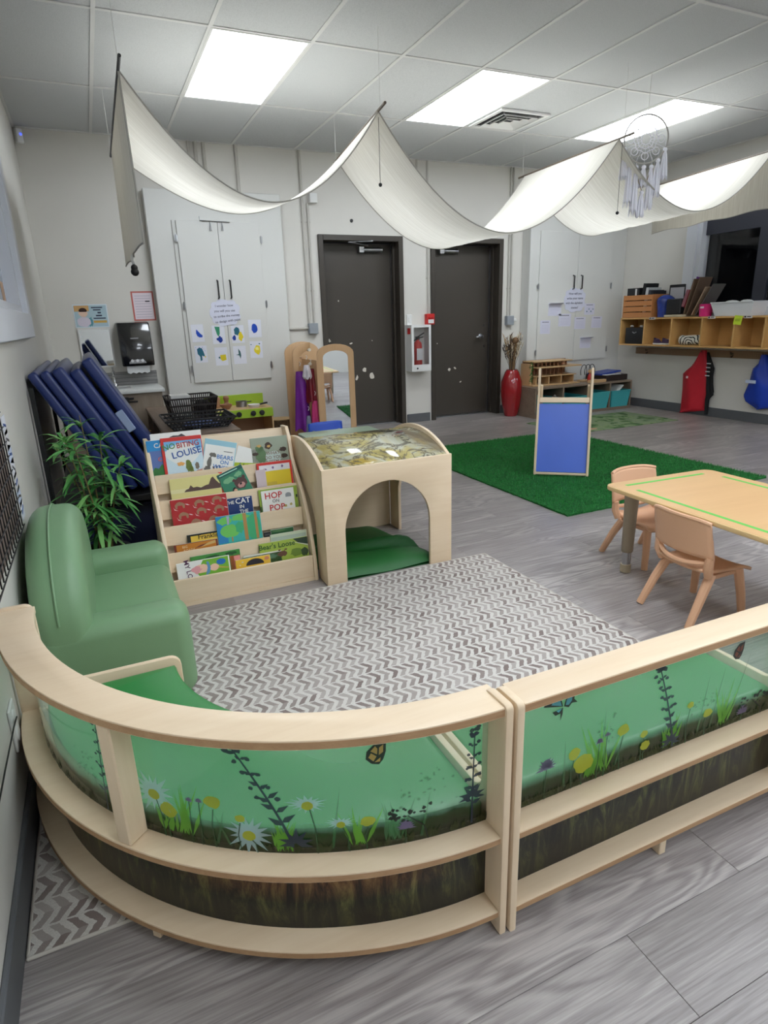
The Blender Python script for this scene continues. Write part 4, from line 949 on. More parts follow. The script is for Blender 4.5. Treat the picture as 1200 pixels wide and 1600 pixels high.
for i, (xt, zt, L_, th, yn, yf) in enumerate([(.006, .985, .80, .052, 3.56, 4.86), (.062, .99, .80, .052, 3.55, 4.80), (.118, 1.00, .80, .062, 3.54, 4.62), (.194, .985, .78, .062, 3.58, 4.40), (.256, 1.035, .80, .062, 3.62, 4.45)]):
    top = Vector((xt, (yn+yf)/2, zt)) 
    lb = top + dn*L_
    if lb.z < .345: L_ -= (.345-lb.z)/math.cos(la)
    c = top + dn*(L_/2) + ac*(th/2)
    M = Matrix(((ac.x, 0, dn.x, c.x), (0, 1, 0, c.y), (ac.z, 0, dn.z, c.z), (0, 0, 0, 1)))
    m = thing('rest_mat', names5[i], 'rest mat', (c.x, c.y, .36), 0, 'leaning rest mats')
    MB().obox(M, th/2-.001, (yf-yn)/2, L_/2, .018, 4).build('pad', M_MAT, m)
    if i == 4:
        tg = top + dn*.36 + ac*.006
        MB().obox(Matrix(((ac.x, 0, dn.x, tg.x), (0, 1, 0, yn-.004), (ac.z, 0, dn.z, tg.z), (0, 0, 0, 1))), .022, .004, .062, .004, 1).build('tag', mat('pale_tag', (150, 166, 196), .4), m)
m = thing('shade_box', 'dark navy box added for the shaded mats low under the cart behind the bamboo', 'tub', (.30, 3.75, 0))  # added box for mats stacked in shade, the darkness put into its colour
MB().prism(rrect(.10, .52, 3.58, 3.95, .04), (0, 0, .002), (1, 0, 0), (0, 1, 0), .25, .01).build('body', mat('shaded_navy', (24, 32, 66), .5), m)
MB().prism(rrect(.095, .525, 3.575, 3.955, .04), (0, 0, .252), (1, 0, 0), (0, 1, 0), .018, .004).build('top_slab', mat('shaded_navy', (24, 32, 66), .5), m)

# ------------------------------------------------------------------ potted bamboo behind the armchair
t = thing('potted_bamboo', 'leafy green bamboo plant in a dark pot behind the armchair', 'plant', (.235, 3.10, 0))
MB().lathe([(0, 0), (.085, 0), (.11, .17), (.118, .175), (.118, .195), (.10, .195), (.098, .165), (0, .165)], (.235, 3.10, 0), 22).build('pot', mat('dark_pot', (44, 44, 46), .5), t)
MB().lathe([(0, .1645), (.097, .1645), (.0975, .172), (0, .176)], (.235, 3.10, 0), 18).build('soil', mat('soil', (52, 38, 28), .95), t)
q = random.Random(21)
M_STEM = mat('bamboo_stem', (122, 108, 66), .6); M_LF = [mat('bamboo_leaf_a', (96, 168, 88), .42, vary=.2, vscale=14), mat('bamboo_leaf_b', (66, 134, 64), .42, vary=.2, vscale=14), mat('bamboo_leaf_c', (126, 184, 104), .42, vary=.15)]
stems = []
for k, (dx, dy, hh, lx, ly) in enumerate([(-.02, .0, .60, -.07, -.06), (.01, -.01, .66, -.02, .02), (.03, .02, .58, .03, -.03), (-.01, .02, .52, -.12, .04), (.03, -.02, .45, .10, -.05), (.0, -.03, .56, -.05, -.10)]):
    p = [(.235+dx+lx*(i/6)**1.6, 3.10+dy+ly*(i/6)**1.6, .17+hh*i/6) for i in range(7)]
    stems.append(p); MB().tube(p, [.005-.0005*i for i in range(7)], 6).build('stem', M_STEM, t)
nleaf = 0
for k, p in enumerate(stems):
    for c in range(9):
        f = .18+.82*(c+q.random()*.6)/9; f = min(f, 1)
        i = min(int(f*6), 5); fr_ = f*6-i
        base = Vector(p[i]).lerp(Vector(p[i+1]), fr_)
        for _ in range(4 if c < 8 else 7):
            a = q.uniform(0, 2*PI); up = q.uniform(-.25, .75) + (.5 if c == 8 else 0)
            d = Vector((math.cos(a), math.sin(a), up)).normalized(); Lf = q.uniform(.10, .19); wd_ = q.uniform(.0065, .0115)
            if base.x + d.x*Lf < .02 : d.x = abs(d.x)*.3
            side_ = d.cross(Vector((0, 0, 1))).normalized(); nrm = side_.cross(d).normalized()
            rows = []
            for j in range(6):
                s_ = j/5; w_ = wd_*math.sin(PI*min(1, (.08+s_*.92)))**.7*(1 if s_ < .99 else 0)
                cpt = base + d*(Lf*s_) - Vector((0, 0, .055*Lf/.12*s_*s_))
                rows.append((cpt - side_*w_ + nrm*w_*.35, cpt, cpt + side_*w_ + nrm*w_*.35))
            vs_ = [v for r_ in rows for v in r_]; fs_ = []
            for j in range(5): fs_ += [(3*j, 3*j+3, 3*j+4, 3*j+1), (3*j+1, 3*j+4, 3*j+5, 3*j+2)]
            MB().add(vs_, fs_).build('leaf', M_LF[q.randint(0, 2)], t, smooth=60); nleaf += 1

# ------------------------------------------------------------------ on the back wall, left corner
t = thing('wall_mirror', 'rectangular wall mirror with white frame above the sink', 'mirror', (.365, YB, .84))
sq = MB(); x0, x1, z0, z1 = .232, .512, .838, 1.195
for a in ((x0, x0+.014, z0, z1), (x1-.014, x1, z0, z1), (x0+.014, x1-.014, z0, z0+.014), (x0+.014, x1-.014, z1-.014, z1)): sq.box(a[0], a[1], YB-.022, YB, a[2], a[3])
sq.build('frame', M_WHITE, t, smooth=0)
M_MIRROR = mat('mirror_glass', (226, 232, 236), .02, 1.0)
MB().box(x0+.014, x1-.014, YB-.014, YB-.002, z0+.014, z1-.014).build('glass', M_MIRROR, t, smooth=0)
def paper(name, label, cat, x0, x1, z0, z1, y, col=(226, 228, 234), group=None, tilt=0.0, th=.0012):
    t = thing(name, label, cat, ((x0+x1)/2, y, z0), 0, group)
    cx, cz = (x0+x1)/2, (z0+z1)/2; c, s = math.cos(tilt), math.sin(tilt)
    t_ux, t_uz = Vector((c, 0, s)), Vector((-s, 0, c))
    M = Matrix(((t_ux.x, 0, t_uz.x, cx), (0, 1, 0, y-th/2), (t_ux.z, 0, t_uz.z, cz), (0, 0, 0, 1)))
    MB().obox(M, (x1-x0)/2, th/2, (z1-z0)/2).build('sheet', flat('paper_%d_%d_%d' % col, col), t, smooth=0)
    W, H = x1-x0, z1-z0
    def P(mat_, *polys, lvl=1, name_='picture'):
        mb = MB()
        for pl in polys:
            vs_ = []
            for u, v in pl:
                p = Vector((cx, y-th-.0003*lvl, cz)) + t_ux*((u-.5)*W) + t_uz*((v-.5)*H); vs_.append(p)
            mb.add(vs_, [tuple(range(len(vs_)))])
        mb.build(name_, mat_, t, smooth=0)
    def Tx(body, u, v, size, mat_, a=0.0, lvl=2, bold=.0, sx=1.0):
        ca, sa = math.cos(a), math.sin(a); ux = t_ux*ca + t_uz*sa; uz = -t_ux*sa + t_uz*ca
        text(body, size, mat_, t, Vector((cx, y-th-.0003*lvl, cz)) + t_ux*((u-.5)*W) + t_uz*((v-.5)*H), ux, uz, 'lettering', bold=bold, sx=sx)
    return t, P, Tx
IK = flat('ink_navy', (58, 62, 84)); IKB = flat('ink_black', (30, 30, 34))
t, P, Tx = paper('hand_poster', 'small laminated hand-washing poster above the mirror', 'poster', .222, .512, 1.202, 1.408, YB-.001, (214, 224, 232))
P(flat('poster_blue', (172, 196, 206)), rc(.03, .97, .04, .95)); P(flat('poster_orange', (208, 166, 112)), rc(.03, .46, .70, .95), lvl=2)
P(flat('poster_skin', (232, 200, 180)), blob(.28, .62, .13, .17, 2, .06), lvl=3); P(flat('poster_hair', (60, 40, 36)), arc(.28, .72, .12, 0, 180, 8, .13) + [(.18, .68), (.38, .68)], lvl=4)
P(flat('poster_shirt', (214, 206, 220)), blob(.26, .25, .20, .22, 5, .1), lvl=3); P(flat('poster_teal', (96, 150, 164)), blob(.46, .25, .08, .2, 4), lvl=2); P(flat('poster_gold', (214, 172, 90)), rc(.55, .94, .20, .30), lvl=3)
P(IK, rc(.53, .86, .83, .88), rc(.58, .80, .73, .78), rc(.70, .80, .60, .67), rc(.64, .82, .48, .54), rc(.56, .92, .37, .42), lvl=3)
t, P, Tx = paper('notice', 'printed notice in a thin red frame above the towel dispenser', 'notice', .735, .935, 1.25, 1.515, YB-.001, (196, 108, 100))
P(flat('notice_white', (226, 214, 222)), rc(.07, .93, .05, .95)); P(flat('ink_grey', (176, 170, 184)), *[rc(.14, .84, .12+.09*i, .135+.09*i) for i in range(9)], lvl=2); P(IKB, rc(.60, .80, .64, .68), lvl=3)
t = thing('towel_dispenser', 'black paper towel dispenser with white towel hanging out', 'dispenser', (.71, YB, .80))
MB().prism([(0, .845), (-.20, .845), (-.205, .90), (-.185, 1.14), (-.13, 1.235), (0, 1.245)], (.565, YB-.001, 0), (0, 1, 0), (0, 0, 1), .285, .012, 3).build('housing', mat('black_gloss', (16, 16, 18), .16, coat=.6), t)
MB().box(.60, .80, YB-.17, YB-.155, .785, .846).prism([(.60+.025*i, .785-(.012 if i % 2 else 0)) for i in range(9)] + [(.80, .80), (.60, .80)], (0, YB-.155, 0), (1, 0, 0), (0, 0, 1), .014).build('towel', flat('towel_white', (226, 228, 230)), t, smooth=0)
MB().prism(arc(.70, .875, .075, 0, 180, 10, .03) + [(.625, .868), (.775, .868)], (0, YB-.2065, 0), (1, 0, 0), (0, 0, 1), .001).build('pictogram', flat('grey_print', (150, 150, 154)), t, smooth=0)
for k in range(3): MB().prism(blob(.655+.045*k, .893, .013, .014, k, .05), (0, YB-.2080, 0), (1, 0, 0), (0, 0, 1), .0008).build('pictogram', flat('white_print', (220, 220, 224)), t, smooth=0)
MB().box(.665, .735, YB-.1915, YB-.1895, 1.09, 1.10).build('badge', flat('grey_print', (150, 150, 154)), t, smooth=0)
# sink counter
M_GWOOD = wood('grey_oak', (164, 150, 134), (134, 120, 106), 'z', .5, .8, .5)
t = thing('sink_cabinet', 'grey oak sink cabinet with white counter in the corner', 'cabinet', (.45, 6.3, 0))
MB().box(.02, .85, 6.06, YB-.001, .0, .625, .003, 1).build('body', M_GWOOD, t)
MB().box(.0, .872, 6.02, YB-.001, .627, .66, .006, 2).build('counter', mat('white_counter', (214, 216, 214), .35), t)
MB().box(.05, .50, 6.050, 6.06, .05, .60, .002, 1).build('door', M_GWOOD, t); MB().box(.51, .83, 6.050, 6.06, .05, .60, .002, 1).build('door', M_GWOOD, t)
sqm = MB(); 
for a in ((.22, .24, 6.12, 6.46), (.60, .62, 6.12, 6.46), (.24, .60, 6.12, 6.14), (.24, .60, 6.44, 6.46)): sqm.box(*a, .66, .666, .001, 1)
sqm.build('sink_rim', M_WHITE, t); MB().box(.24, .60, 6.14, 6.44, .6605, .662).build('basin', mat('basin', (176, 178, 178), .3), t, smooth=0)
MB().bar((.46, 6.035, .585), (.60, 6.035, .585), .018, .018, .003).bar((.50, 6.035, .557), (.63, 6.035, .557), .014, .014).box(.52, .56, 6.02, 6.05, .55, .60, .006, 1).build('child_lock', M_BLK, t)
t = thing('faucet', 'small chrome faucet at the sink', 'faucet', (.475, 6.50, .66))
MB().lathe([(.026, .661), (.024, .68), (.012, .70), (.012, .78), (.018, .80), (0, .815)], (.475, 6.50, 0), 14).tube([(.475, 6.50, .775), (.475, 6.42, .79), (.475, 6.38, .765)], .010, 8).tube([(.475, 6.50, .80), (.475, 6.53, .84)], .007, 6).build('spout', M_CHROME, t)
t = thing('backsplash_board', 'grey striped backsplash board behind the sink', 'backsplash', (.62, YB, .67))
MB().box(.40, .87, YB-.012, YB-.001, .662, .785).build('board', wood('grey_board', (160, 158, 156), (120, 118, 118), 'x', .4, 1.0, .9), t, smooth=0)
for k in range(3): MB().box(.40, .87, YB-.0145, YB-.012, .69+.035*k, .696+.035*k).build('groove', mat('groove_grey', (110, 110, 112), .5), t, smooth=0)
t = thing('straw_basket', 'tan woven straw basket between the mats and the toy cabinet', 'basket', (.58, 5.55, 0))
MB().lathe([(0, .001), (.085, .001), (.12, .36), (.112, .36), (.08, .01), (0, .01)], (.555, 5.55, 0), 20).build('body', mat('straw', (196, 156, 84), .8, vary=.3, vscale=40, bump=.6, bscale=80), t)

# ------------------------------------------------------------------ long dark-topped toy cabinet with baskets
M_GRB = wood('weathered_oak', (140, 120, 104), (108, 92, 80), 'y', .5, .8, .6)
t = thing('toy_cabinet', 'long low weathered oak cabinet with two black baskets on it', 'cabinet', (.93, 5.2, 0))
MB().box(.682, 1.18, 4.32, 6.0, .475, .50, .003, 1).build('top', M_GRB, t)
for y_ in (4.33, 4.88, 5.43, 5.965): MB().box(.69, 1.172, y_, y_+.022, .0, .474).build('divider', M_GRB, t, smooth=0)
MB().box(.69, 1.172, 4.353, 5.964, .03, .05).build('bottom', M_GRB, t, smooth=0)
MB().box(1.155, 1.171, 4.353, 5.964, .051, .473).build('back', M_GRB, t, smooth=0)
MB().box(.692, .71, 4.353, 5.964, .25, .268).build('shelf_edge', M_GRB, t, smooth=0)
def basket(name, label, x0, x1, y0, y1, z0, h, flare, slots, mat_):
    t = thing(name, label, 'basket', ((x0+x1)/2, (y0+y1)/2, z0))
    b = [(x0+flare, y0+flare), (x1-flare, y0+flare), (x1-flare, y1-flare), (x0+flare, y1-flare)]; tp = [(x0, y0), (x1, y0), (x1, y1), (x0, y1)]
    MB().add([(*p, z0+.002) for p in b], [(0, 1, 2, 3)]).build('base', mat_, t, smooth=0, solid=.003)
    rim = MB(); 
    for lv, w_ in ((1.0, .009), (.0, .006)):
        c = [Vector((*b[i], z0+.006)).lerp(Vector((*tp[i], z0+h)), lv) for i in range(4)]
        for i in range(4): rim.bar(c[i], c[(i+1) % 4], w_, w_*1.4)
    rim.build('rim', mat_, t, smooth=0)
    for i in range(4):
        bl = MB(); n = slots if i % 2 == 0 else max(4, int(slots*(y1-y0)/(x1-x0)))
        for k in range(n+1):
            f = k/n; pb = Vector((*b[i], z0+.006)).lerp(Vector((*b[(i+1) % 4], z0+.006)), f); pt = Vector((*tp[i], z0+h)).lerp(Vector((*tp[(i+1) % 4], z0+h)), f)
            bl.bar(pb, pt, .007, .004)
        for lv in (.33, .66):
            bl.bar(Vector((*b[i], z0+.006)).lerp(Vector((*tp[i], z0+h)), lv), Vector((*b[(i+1) % 4], z0+.006)).lerp(Vector((*tp[(i+1) % 4], z0+h)), lv), .006, .012)
        bl.build('side_lattice', mat_, t, smooth=0)
    return t
M_DKB = mat('dark_basket', (44, 36, 34), .5)
basket('slatted_basket', 'tall dark brown slatted plastic basket on the toy cabinet', .78, 1.15, 4.95, 5.28, .50, .165, .03, 22, M_DKB)
basket('wicker_tray', 'shallow black woven tray in front of the slatted basket', .70, 1.175, 4.42, 4.84, .50, .075, .055, 18, M_BLK)
t = thing('white_box', 'white carton standing in the slatted basket', 'box', (.86, 5.12, .504)); MB().box(.815, .955, 5.05, 5.19, .506, .685, .003, 1).build('carton', M_WHITE, t)
t = thing('black_bag', 'black cloth bundle in the slatted basket', 'bag', (1.05, 5.12, .504)); MB().ball((1.05, 5.10, .575), .068, 14, 8, (1, 1.1, .95)).build('bundle', mat('black_cloth', (18, 18, 20), .8), t)
t = thing('blue_cloth', 'blue folded cloth in the shallow woven tray', 'cloth', (.95, 4.62, .504))
def clf(u, v): return (.83+.26*u, 4.50+.24*v, .512+.035*math.sin(PI*u)*math.sin(PI*v)+.006*math.sin(14*u)*math.cos(9*v))
MB().sheet(clf, 14, 14).build('fabric', mat('slate_blue_cloth', (66, 84, 132), .8), t, smooth=60, solid=.004)

# ------------------------------------------------------------------ toy kitchen and stump
M_TOYB = wood('toy_brown', (176, 138, 104), (154, 116, 84), 'x', .5, .8, .4)
M_LIME = mat('lime_laminate', (158, 192, 48), .4)
M_MAPLE = wood('maple', (214, 180, 134), (196, 160, 114), 'x', .45, .8, .4)
t = thing('toy_kitchen', 'lime green and maple toy stove beside the white cupboard', 'toy stove', (1.57, 6.26, 0))
MB().box(1.27, 1.86, 6.06, 6.42, .385, .402, .002, 1).build('stovetop', M_MAPLE, t)
MB().box(1.27, 1.86, 6.045, 6.06, .315, .398, .002, 1).build('control_panel', M_LIME, t)
MB().box(1.27, 1.86, 6.42, 6.437, .0, .505, .002, 1).build('splashback', M_LIME, t)
for x in (1.27, 1.848): MB().box(x, x+.014, 6.062, 6.419, .0, .384).build('side_panel', M_MAPLE, t, smooth=0)
MB().box(1.285, 1.847, 6.408, 6.418, .0, .384).build('inner_back', M_TOYB, t, smooth=0)
MB().box(1.285, 1.847, 6.10, 6.407, .05, .064).build('shelf', M_MAPLE, t, smooth=0)
for x in (1.43, 1.52, 1.66, 1.745): MB().lathe([(0, 0), (.024, 0), (.026, .018), (.010, .022), (0, .022)], (x, 6.045, .358), 14, Matrix.Rotation(R(90), 4, 'X')).build('knob', M_BLK, t)
M_TOYW = mat('toy_wood', (150, 106, 78), .5)
t = thing('pepper_mill', 'turned wooden pepper mill on the toy stove', 'mill', (1.46, 6.30, .402)); MB().lathe([(0, .403), (.032, .403), (.034, .43), (.020, .455), (.026, .48), (.030, .50), (.022, .515), (0, .518)], (1.46, 6.30, 0), 14).build('body', M_TOYW, t)
t = thing('salt_mill', 'shorter wooden mill left of the pepper mill', 'mill', (1.375, 6.33, .402)); MB().lathe([(0, .403), (.030, .403), (.030, .46), (.034, .49), (.026, .505), (0, .506)], (1.375, 6.33, 0), 14).build('body', mat('toy_wood_light', (176, 132, 98), .5), t)
t = thing('wooden_bowl', 'small wooden bowl in front of the mills on the toy stove', 'bowl', (1.43, 6.17, .402)); MB().lathe([(0, .403), (.03, .403), (.055, .43), (.06, .45), (.054, .45), (.03, .415), (0, .412)], (1.43, 6.17, 0), 16).build('body', M_TOYW, t)
t = thing('toy_pot', 'small steel toy pot on the toy stove', 'pot', (1.60, 6.26, .402)); MB().lathe([(0, .403), (.055, .403), (.055, .455), (.060, .458), (.05, .458), (.05, .41), (0, .41)], (1.60, 6.26, 0), 18).build('body', M_STEEL, t); MB().bar((1.655, 6.26, .445), (1.70, 6.25, .45), .014, .008).build('handle', M_BLK, t)
t = thing('toy_pan', 'white toy pan with black handle on the toy stove', 'pan', (1.70, 6.16, .402)); MB().lathe([(0, .403), (.05, .403), (.062, .43), (.056, .43), (.046, .41), (0, .41)], (1.70, 6.16, 0), 18).build('body', M_WHITE, t); MB().bar((1.755, 6.16, .425), (1.84, 6.17, .435), .020, .016, .004).build('handle', M_BLK, t)
t = thing('tree_stump', 'short bark-covered tree stump seat by the white cupboard', 'stump', (2.005, 6.30, 0))
MB().lathe([(.128, 0), (.126, .05), (.120, .15), (.122, .236)], (2.005, 6.30, 0), 26).build('bark', mat('bark', (94, 74, 52), .9, vary=.5, vscale=30, bump=.9, bscale=60), t)
MB().lathe([(0, .238), (.118, .238), (.12, .244), (0, .246)], (2.005, 6.30, 0), 26).build('cut_face', mat('cut_wood', (198, 168, 124), .7), t)

# ------------------------------------------------------------------ dress-up stand with mirror and costumes
M_DW = wood('pale_maple', (216, 178, 136), (198, 158, 114), 'z', .45, .8, .4)
t = thing('dress_up_stand', 'maple dress-up stand with an arched mirror door', 'dress-up stand', (2.35, 5.9, 0))
yM = 5.72
ox0, ox1, ozt = 2.245, 2.605, .985
def arch_frame(x0, x1, zs, zt, n=10): 
    c = (x0+x1)/2; w_ = (x1-x0)/2
    return arc(c, zs, w_, 0, 180, n, zt-zs)
outer = [(ox0, 0), (ox1, 0)] + arch_frame(ox0, ox1, .90, ozt)
ii = arch_frame(ox0+.055, ox1-.055, .86, .925)
inner = [(ox0+.055, .10)] + [(p[0], p[1]) for p in ii[::-1]] + [(ox1-.055, .10)]
fm = MB()
no = [(ox0, 0), (ox0, .90)] 
# frame as strips between outer and inner outline
oo = [(ox0, 0)] + arch_frame(ox0, ox1, .90, ozt)[::-1] + [(ox1, 0)]
inn = [(ox0+.055, .10)] + ii[::-1] + [(ox1-.055, .10)]
for k in range(len(oo)-1): fm.prism([oo[k], inn[k], inn[k+1], oo[k+1]], (0, yM+.016, 0), (1, 0, 0), (0, 0, 1), .016)
fm.prism([(ox0, 0), (ox1, 0), (ox1-.055, .10), (ox0+.055, .10)], (0, yM+.016, 0), (1, 0, 0), (0, 0, 1), .016)
fm.turn((2.425, yM+.01, 0), -6).build('mirror_frame', M_DW, t, smooth=20)
MB().prism([(ox0+.05, .09), (ox1-.05, .09)] + arch_frame(ox0+.05, ox1-.05, .865, .93), (0, yM+.012, 0), (1, 0, 0), (0, 0, 1), .004).turn((2.425, yM+.01, 0), -6).build('mirror', M_MIRROR, t, smooth=0)
# rear panel with hanging rail behind it
MB().prism([(2.06, 0), (2.42, 0), (2.42, .90)] + arc(2.24, .90, .18, 0, 180, 12, .105)[1:], (0, 6.20, 0), (1, 0, 0), (0, 0, 1), .016, .002).build('rear_panel', M_DW, t)
MB().prism([(2.06, 0), (2.11, 0), (2.11, .80)] + arc(2.24, .80, .13, 180, 90, 8, .13) + [(2.24, 1.0)] + arc(2.24, .90, .18, 90, 180, 10, .105), (0, 5.93, 0), (1, 0, 0), (0, 0, 1), .016, .002).build('front_panel', M_DW, t)
MB().box(2.06, 2.42, 5.76, 6.18, .0, .022).build('base', M_DW, t, smooth=0)
MB().box(2.235, 2.25, 5.739, 6.183, .02, .84).build('divider', M_DW, t, smooth=0)
MB().tube([(2.16, 5.93, .86), (2.16, 6.18, .86)], .010, 8).build('rail', M_DW, t)
for z_ in (.93, .80): MB().tube([(2.215, 5.912, z_), (2.215, 5.86, z_+.006)], [.010, .016], 10).build('peg', mat('peg_white', (226, 218, 200), .5), t)
def drape(name, label, cx, cy, zt, zb, w0, w1, mat_, seed, waves=4, dep=.045, ax='x'):
    t = thing(name, label, 'costume', (cx, cy, zb)); q = random.Random(seed); ph = q.uniform(0, 6)
    def fn(u, v):
        z = zt+(zb-zt)*v; w = w0+(w1-w0)*v**.7; a = 2*PI*u
        rx = w*math.cos(a)*(1+.26*math.sin(waves*a+ph)*v); ry = dep*(.5+.7*v)*math.sin(a)*(1+.4*math.sin(waves*a+ph*2)*v)
        return (cx+rx, cy+ry, z + .015*math.sin(5*a+ph)*v)
    MB().sheet(fn, 36, 12).build('fabric', mat_, t, smooth=70)
    MB().tube([(cx, cy, zt+.05), (cx+.012, cy, zt+.075), (cx, cy, zt+.09)], .003, 6).build('hanger_hook', M_WHITE, t)
    return t
def satin(n, c): return mat('satin_' + n, c, .35, vary=.2, vscale=9)
drape('purple_dress', 'shiny purple dress-up gown hanging on the left side of the stand', 2.105, 5.86, .74, .18, .04, .075, satin('purple', (112, 36, 140)), 1)
drape('red_black_costume', 'red and black costume hanging above the pink skirt', 2.20, 5.83, .76, .44, .035, .05, satin('red', (120, 26, 40)), 2, 5)
drape('pink_skirt', 'hot pink skirt hanging low beside the mirror', 2.215, 5.79, .46, .12, .03, .055, satin('pink', (196, 52, 116)), 3, 5, .03)
drape('white_collar_shirt', 'small white and grey costume top on the stand', 2.155, 5.80, .80, .68, .028, .04, satin('white', (206, 200, 206)), 4, 5, .03)
drape('grey_scarf', 'silver grey scarf hanging below the purple gown', 2.14, 5.79, .32, .10, .018, .032, satin('grey', (124, 130, 150)), 5, 3, .02)

# ------------------------------------------------------------------ small table and blue chair behind the play cube
t = thing('pale_green_table', 'pale green topped low table behind the play cube', 'table', (1.82, 4.11, 0))
MB().prism(rrect(1.55, 2.10, 4.00, 4.22, .03), (0, 0, .425), (1, 0, 0), (0, 1, 0), .022, .004).build('table_top', mat('pale_green_top', (178, 200, 176), .3), t)
for x in (1.61, 2.01):
    for y_ in (4.04, 4.18): MB().lathe([(.018, 0), (.022, .424)], (x, y_, 0), 12).build('leg', M_STEEL, t)
t = thing('blue_chair', 'blue plastic child chair at the pale green table', 'chair', (2.06, 4.98, 0))
M_BCH = mat('blue_plastic', (58, 96, 206), .4)
def bb_(u, v): return (1.905+.31*v, 5.07+.02*u-.03*math.sin(PI*v), .235+.135*u - .014*(2*v-1)**4*u)
MB().sheet(bb_, 6, 14).build('backrest', M_BCH, t, smooth=60, solid=.011)
def bs_(u, v): return (1.93+.26*v, 4.82+.25*u, .225+.012*(2*v-1)**2)
MB().sheet(bs_, 6, 8).build('seat', M_BCH, t, smooth=60, solid=.011)
for x in (1.945, 2.175):
    MB().tube([(x, 4.85, .22), (x, 4.835, .0)], .012, 8).build('leg', M_STEEL, t); MB().tube([(x, 5.06, .30), (x, 5.05, .2), (x, 5.09, .0)], .012, 8).build('leg', M_STEEL, t)
# ------------------------------------------------------------------ built-in cupboards
M_CUP = mat('cupboard_paint', (212, 212, 208), .5, bump=.05, bscale=50)
def cupboard(name, label, x0, x1, ztop, yf, d0, d1, dm, zb, zt, handles, hinges):
    t = thing(name, label, 'cupboard', ((x0+x1)/2, YB, 0))
    MB().box(x0, x1, yf, YB-.002, .0, ztop, .004, 1).build('carcass', M_CUP, t)
    for a, b in ((d0, dm-.002), (dm+.002, d1)):
        dr = MB().box(a, b, yf-.019, yf-.001, zb, zt, .002, 1).build('door', M_CUP, t)
        hx = handles[0] if a == d0 else handles[1]
        MB().tube([(hx, yf-.022, handles[2]), (hx, yf-.05, handles[2]+.006), (hx, yf-.05, handles[3]-.006), (hx, yf-.022, handles[3])], .0075, 8).build('handle', M_BLK, dr)
    for hx in hinges[0]:
        for hz in hinges[1]: MB().tube([(hx, yf-.022, hz-.035), (hx, yf-.022, hz+.035)], .006, 8).box(hx-.012, hx+.012, yf-.021, yf-.018, hz-.028, hz+.028).build('hinge', M_STEEL, t)
    return t
YL = 6.49
c = cupboard('wall_cupboard', 'tall white cupboard with children\'s paintings taped on its doors', .953, 2.218, 2.385, YL, 1.205, 1.985, 1.582, .645, 2.125, (1.525, 1.645, 1.435, 1.60), ((1.193, 1.992), (1.97, 1.375, .78)))
MB().box(1.165, 1.172, YL-.004, YL-.001, .645, 2.125).build('hinge_strip', mat('seam_grey', (140, 138, 132), .6), c, smooth=0)
MB().tube([(1.42, YL-.03, 2.16), (1.42, YL-.03, 2.125), (1.70, YL-.03, 2.118)], .004, 6).build('lock_rod', M_STEEL, c)
for x in (1.515, 1.625): MB().tube([(x, YL-.028, 2.12), (x-.008, YL-.03, 2.04), (x+.008, YL-.03, 2.04), (x, YL-.028, 2.12)], .004, 6).build('lock_loop', M_STEEL, c)
YR = 6.45
c = cupboard('wall_cupboard', 'tall white cupboard with white notes taped on its doors, right corner', 5.215, XR-.002, 2.40, YR, 5.352, 6.478, 5.935, .61, 2.13, (5.865, 5.99, 1.475, 1.635), ((5.34, 6.49), (1.51, .73)))
# paintings on the left cupboard
def pnt(n, c): return flat('paint_' + n, c)
BL_, DB_, GR_, YE_, TE_ = pnt('blue', (36, 78, 186)), pnt('deepblue', (30, 62, 150)), pnt('green', (62, 146, 112)), pnt('yellow', (228, 208, 48)), pnt('teal', (44, 104, 124))
yp = YL-.0195
G = 'paintings on the cupboard doors'
PAP = (224, 226, 236)
t, P, _ = paper('painting', 'painting of one blue blob, upper left on the cupboard', 'painting', 1.228, 1.345, 1.035, 1.20, yp, PAP, G, .02); P(BL_, [(.40, .72), (.48, .68), (.70, .48), (.88, .36), (.84, .26), (.60, .26), (.44, .34), (.36, .5)])
t, P, _ = paper('painting', 'painting of green shape over blue star, upper row on the cupboard', 'painting', 1.425, 1.548, 1.01, 1.185, yp, PAP, G); P(GR_, [(.22, .94), (.62, .92), (.60, .55), (.48, .38), (.36, .52)]); P(DB_, blob(.58, .25, .22, .16, 3, .4, 11), lvl=2)
t, P, _ = paper('painting', 'painting of teal, blue and yellow blots, upper row on the cupboard', 'painting', 1.612, 1.738, 1.01, 1.18, yp, PAP, G); P(TE_, blob(.42, .66, .22, .24, 5, .2)); P(DB_, blob(.20, .30, .14, .16, 4, .3), lvl=2); P(YE_, blob(.72, .36, .18, .24, 6, .3), lvl=3)
t, P, _ = paper('painting', 'painting of a round blue blot, upper right on the cupboard', 'painting', 1.788, 1.918, 1.058, 1.228, yp, PAP, G, -.01); P(BL_, blob(.46, .52, .26, .26, 8, .18))
t, P, _ = paper('painting', 'painting of splashed dark blue figure, lower left on the cupboard', 'painting', 1.238, 1.355, .838, 1.0, yp, PAP, G); P(TE_, [(.2, .8), (.40, .9), (.62, .84), (.72, .62), (.80, .40), (.70, .36), (.56, .42), (.56, .14), (.40, .10), (.40, .36), (.22, .52)]); P(BL_, *[blob(.12+.09*i, .9-.1*(i % 3), .02, .03, i, .3, 7) for i in range(9)], lvl=2); P(YE_, blob(.82, .34, .06, .04, 3), lvl=2)
t, P, _ = paper('painting', 'painting of a yellow square, lower row on the cupboard', 'painting', 1.430, 1.552, .80, .975, yp, PAP, G); P(YE_, [(.40, .58), (.86, .60), (.88, .30), (.56, .24), (.42, .34)]); P(TE_, blob(.34, .44, .07, .06, 3, .4), lvl=2)
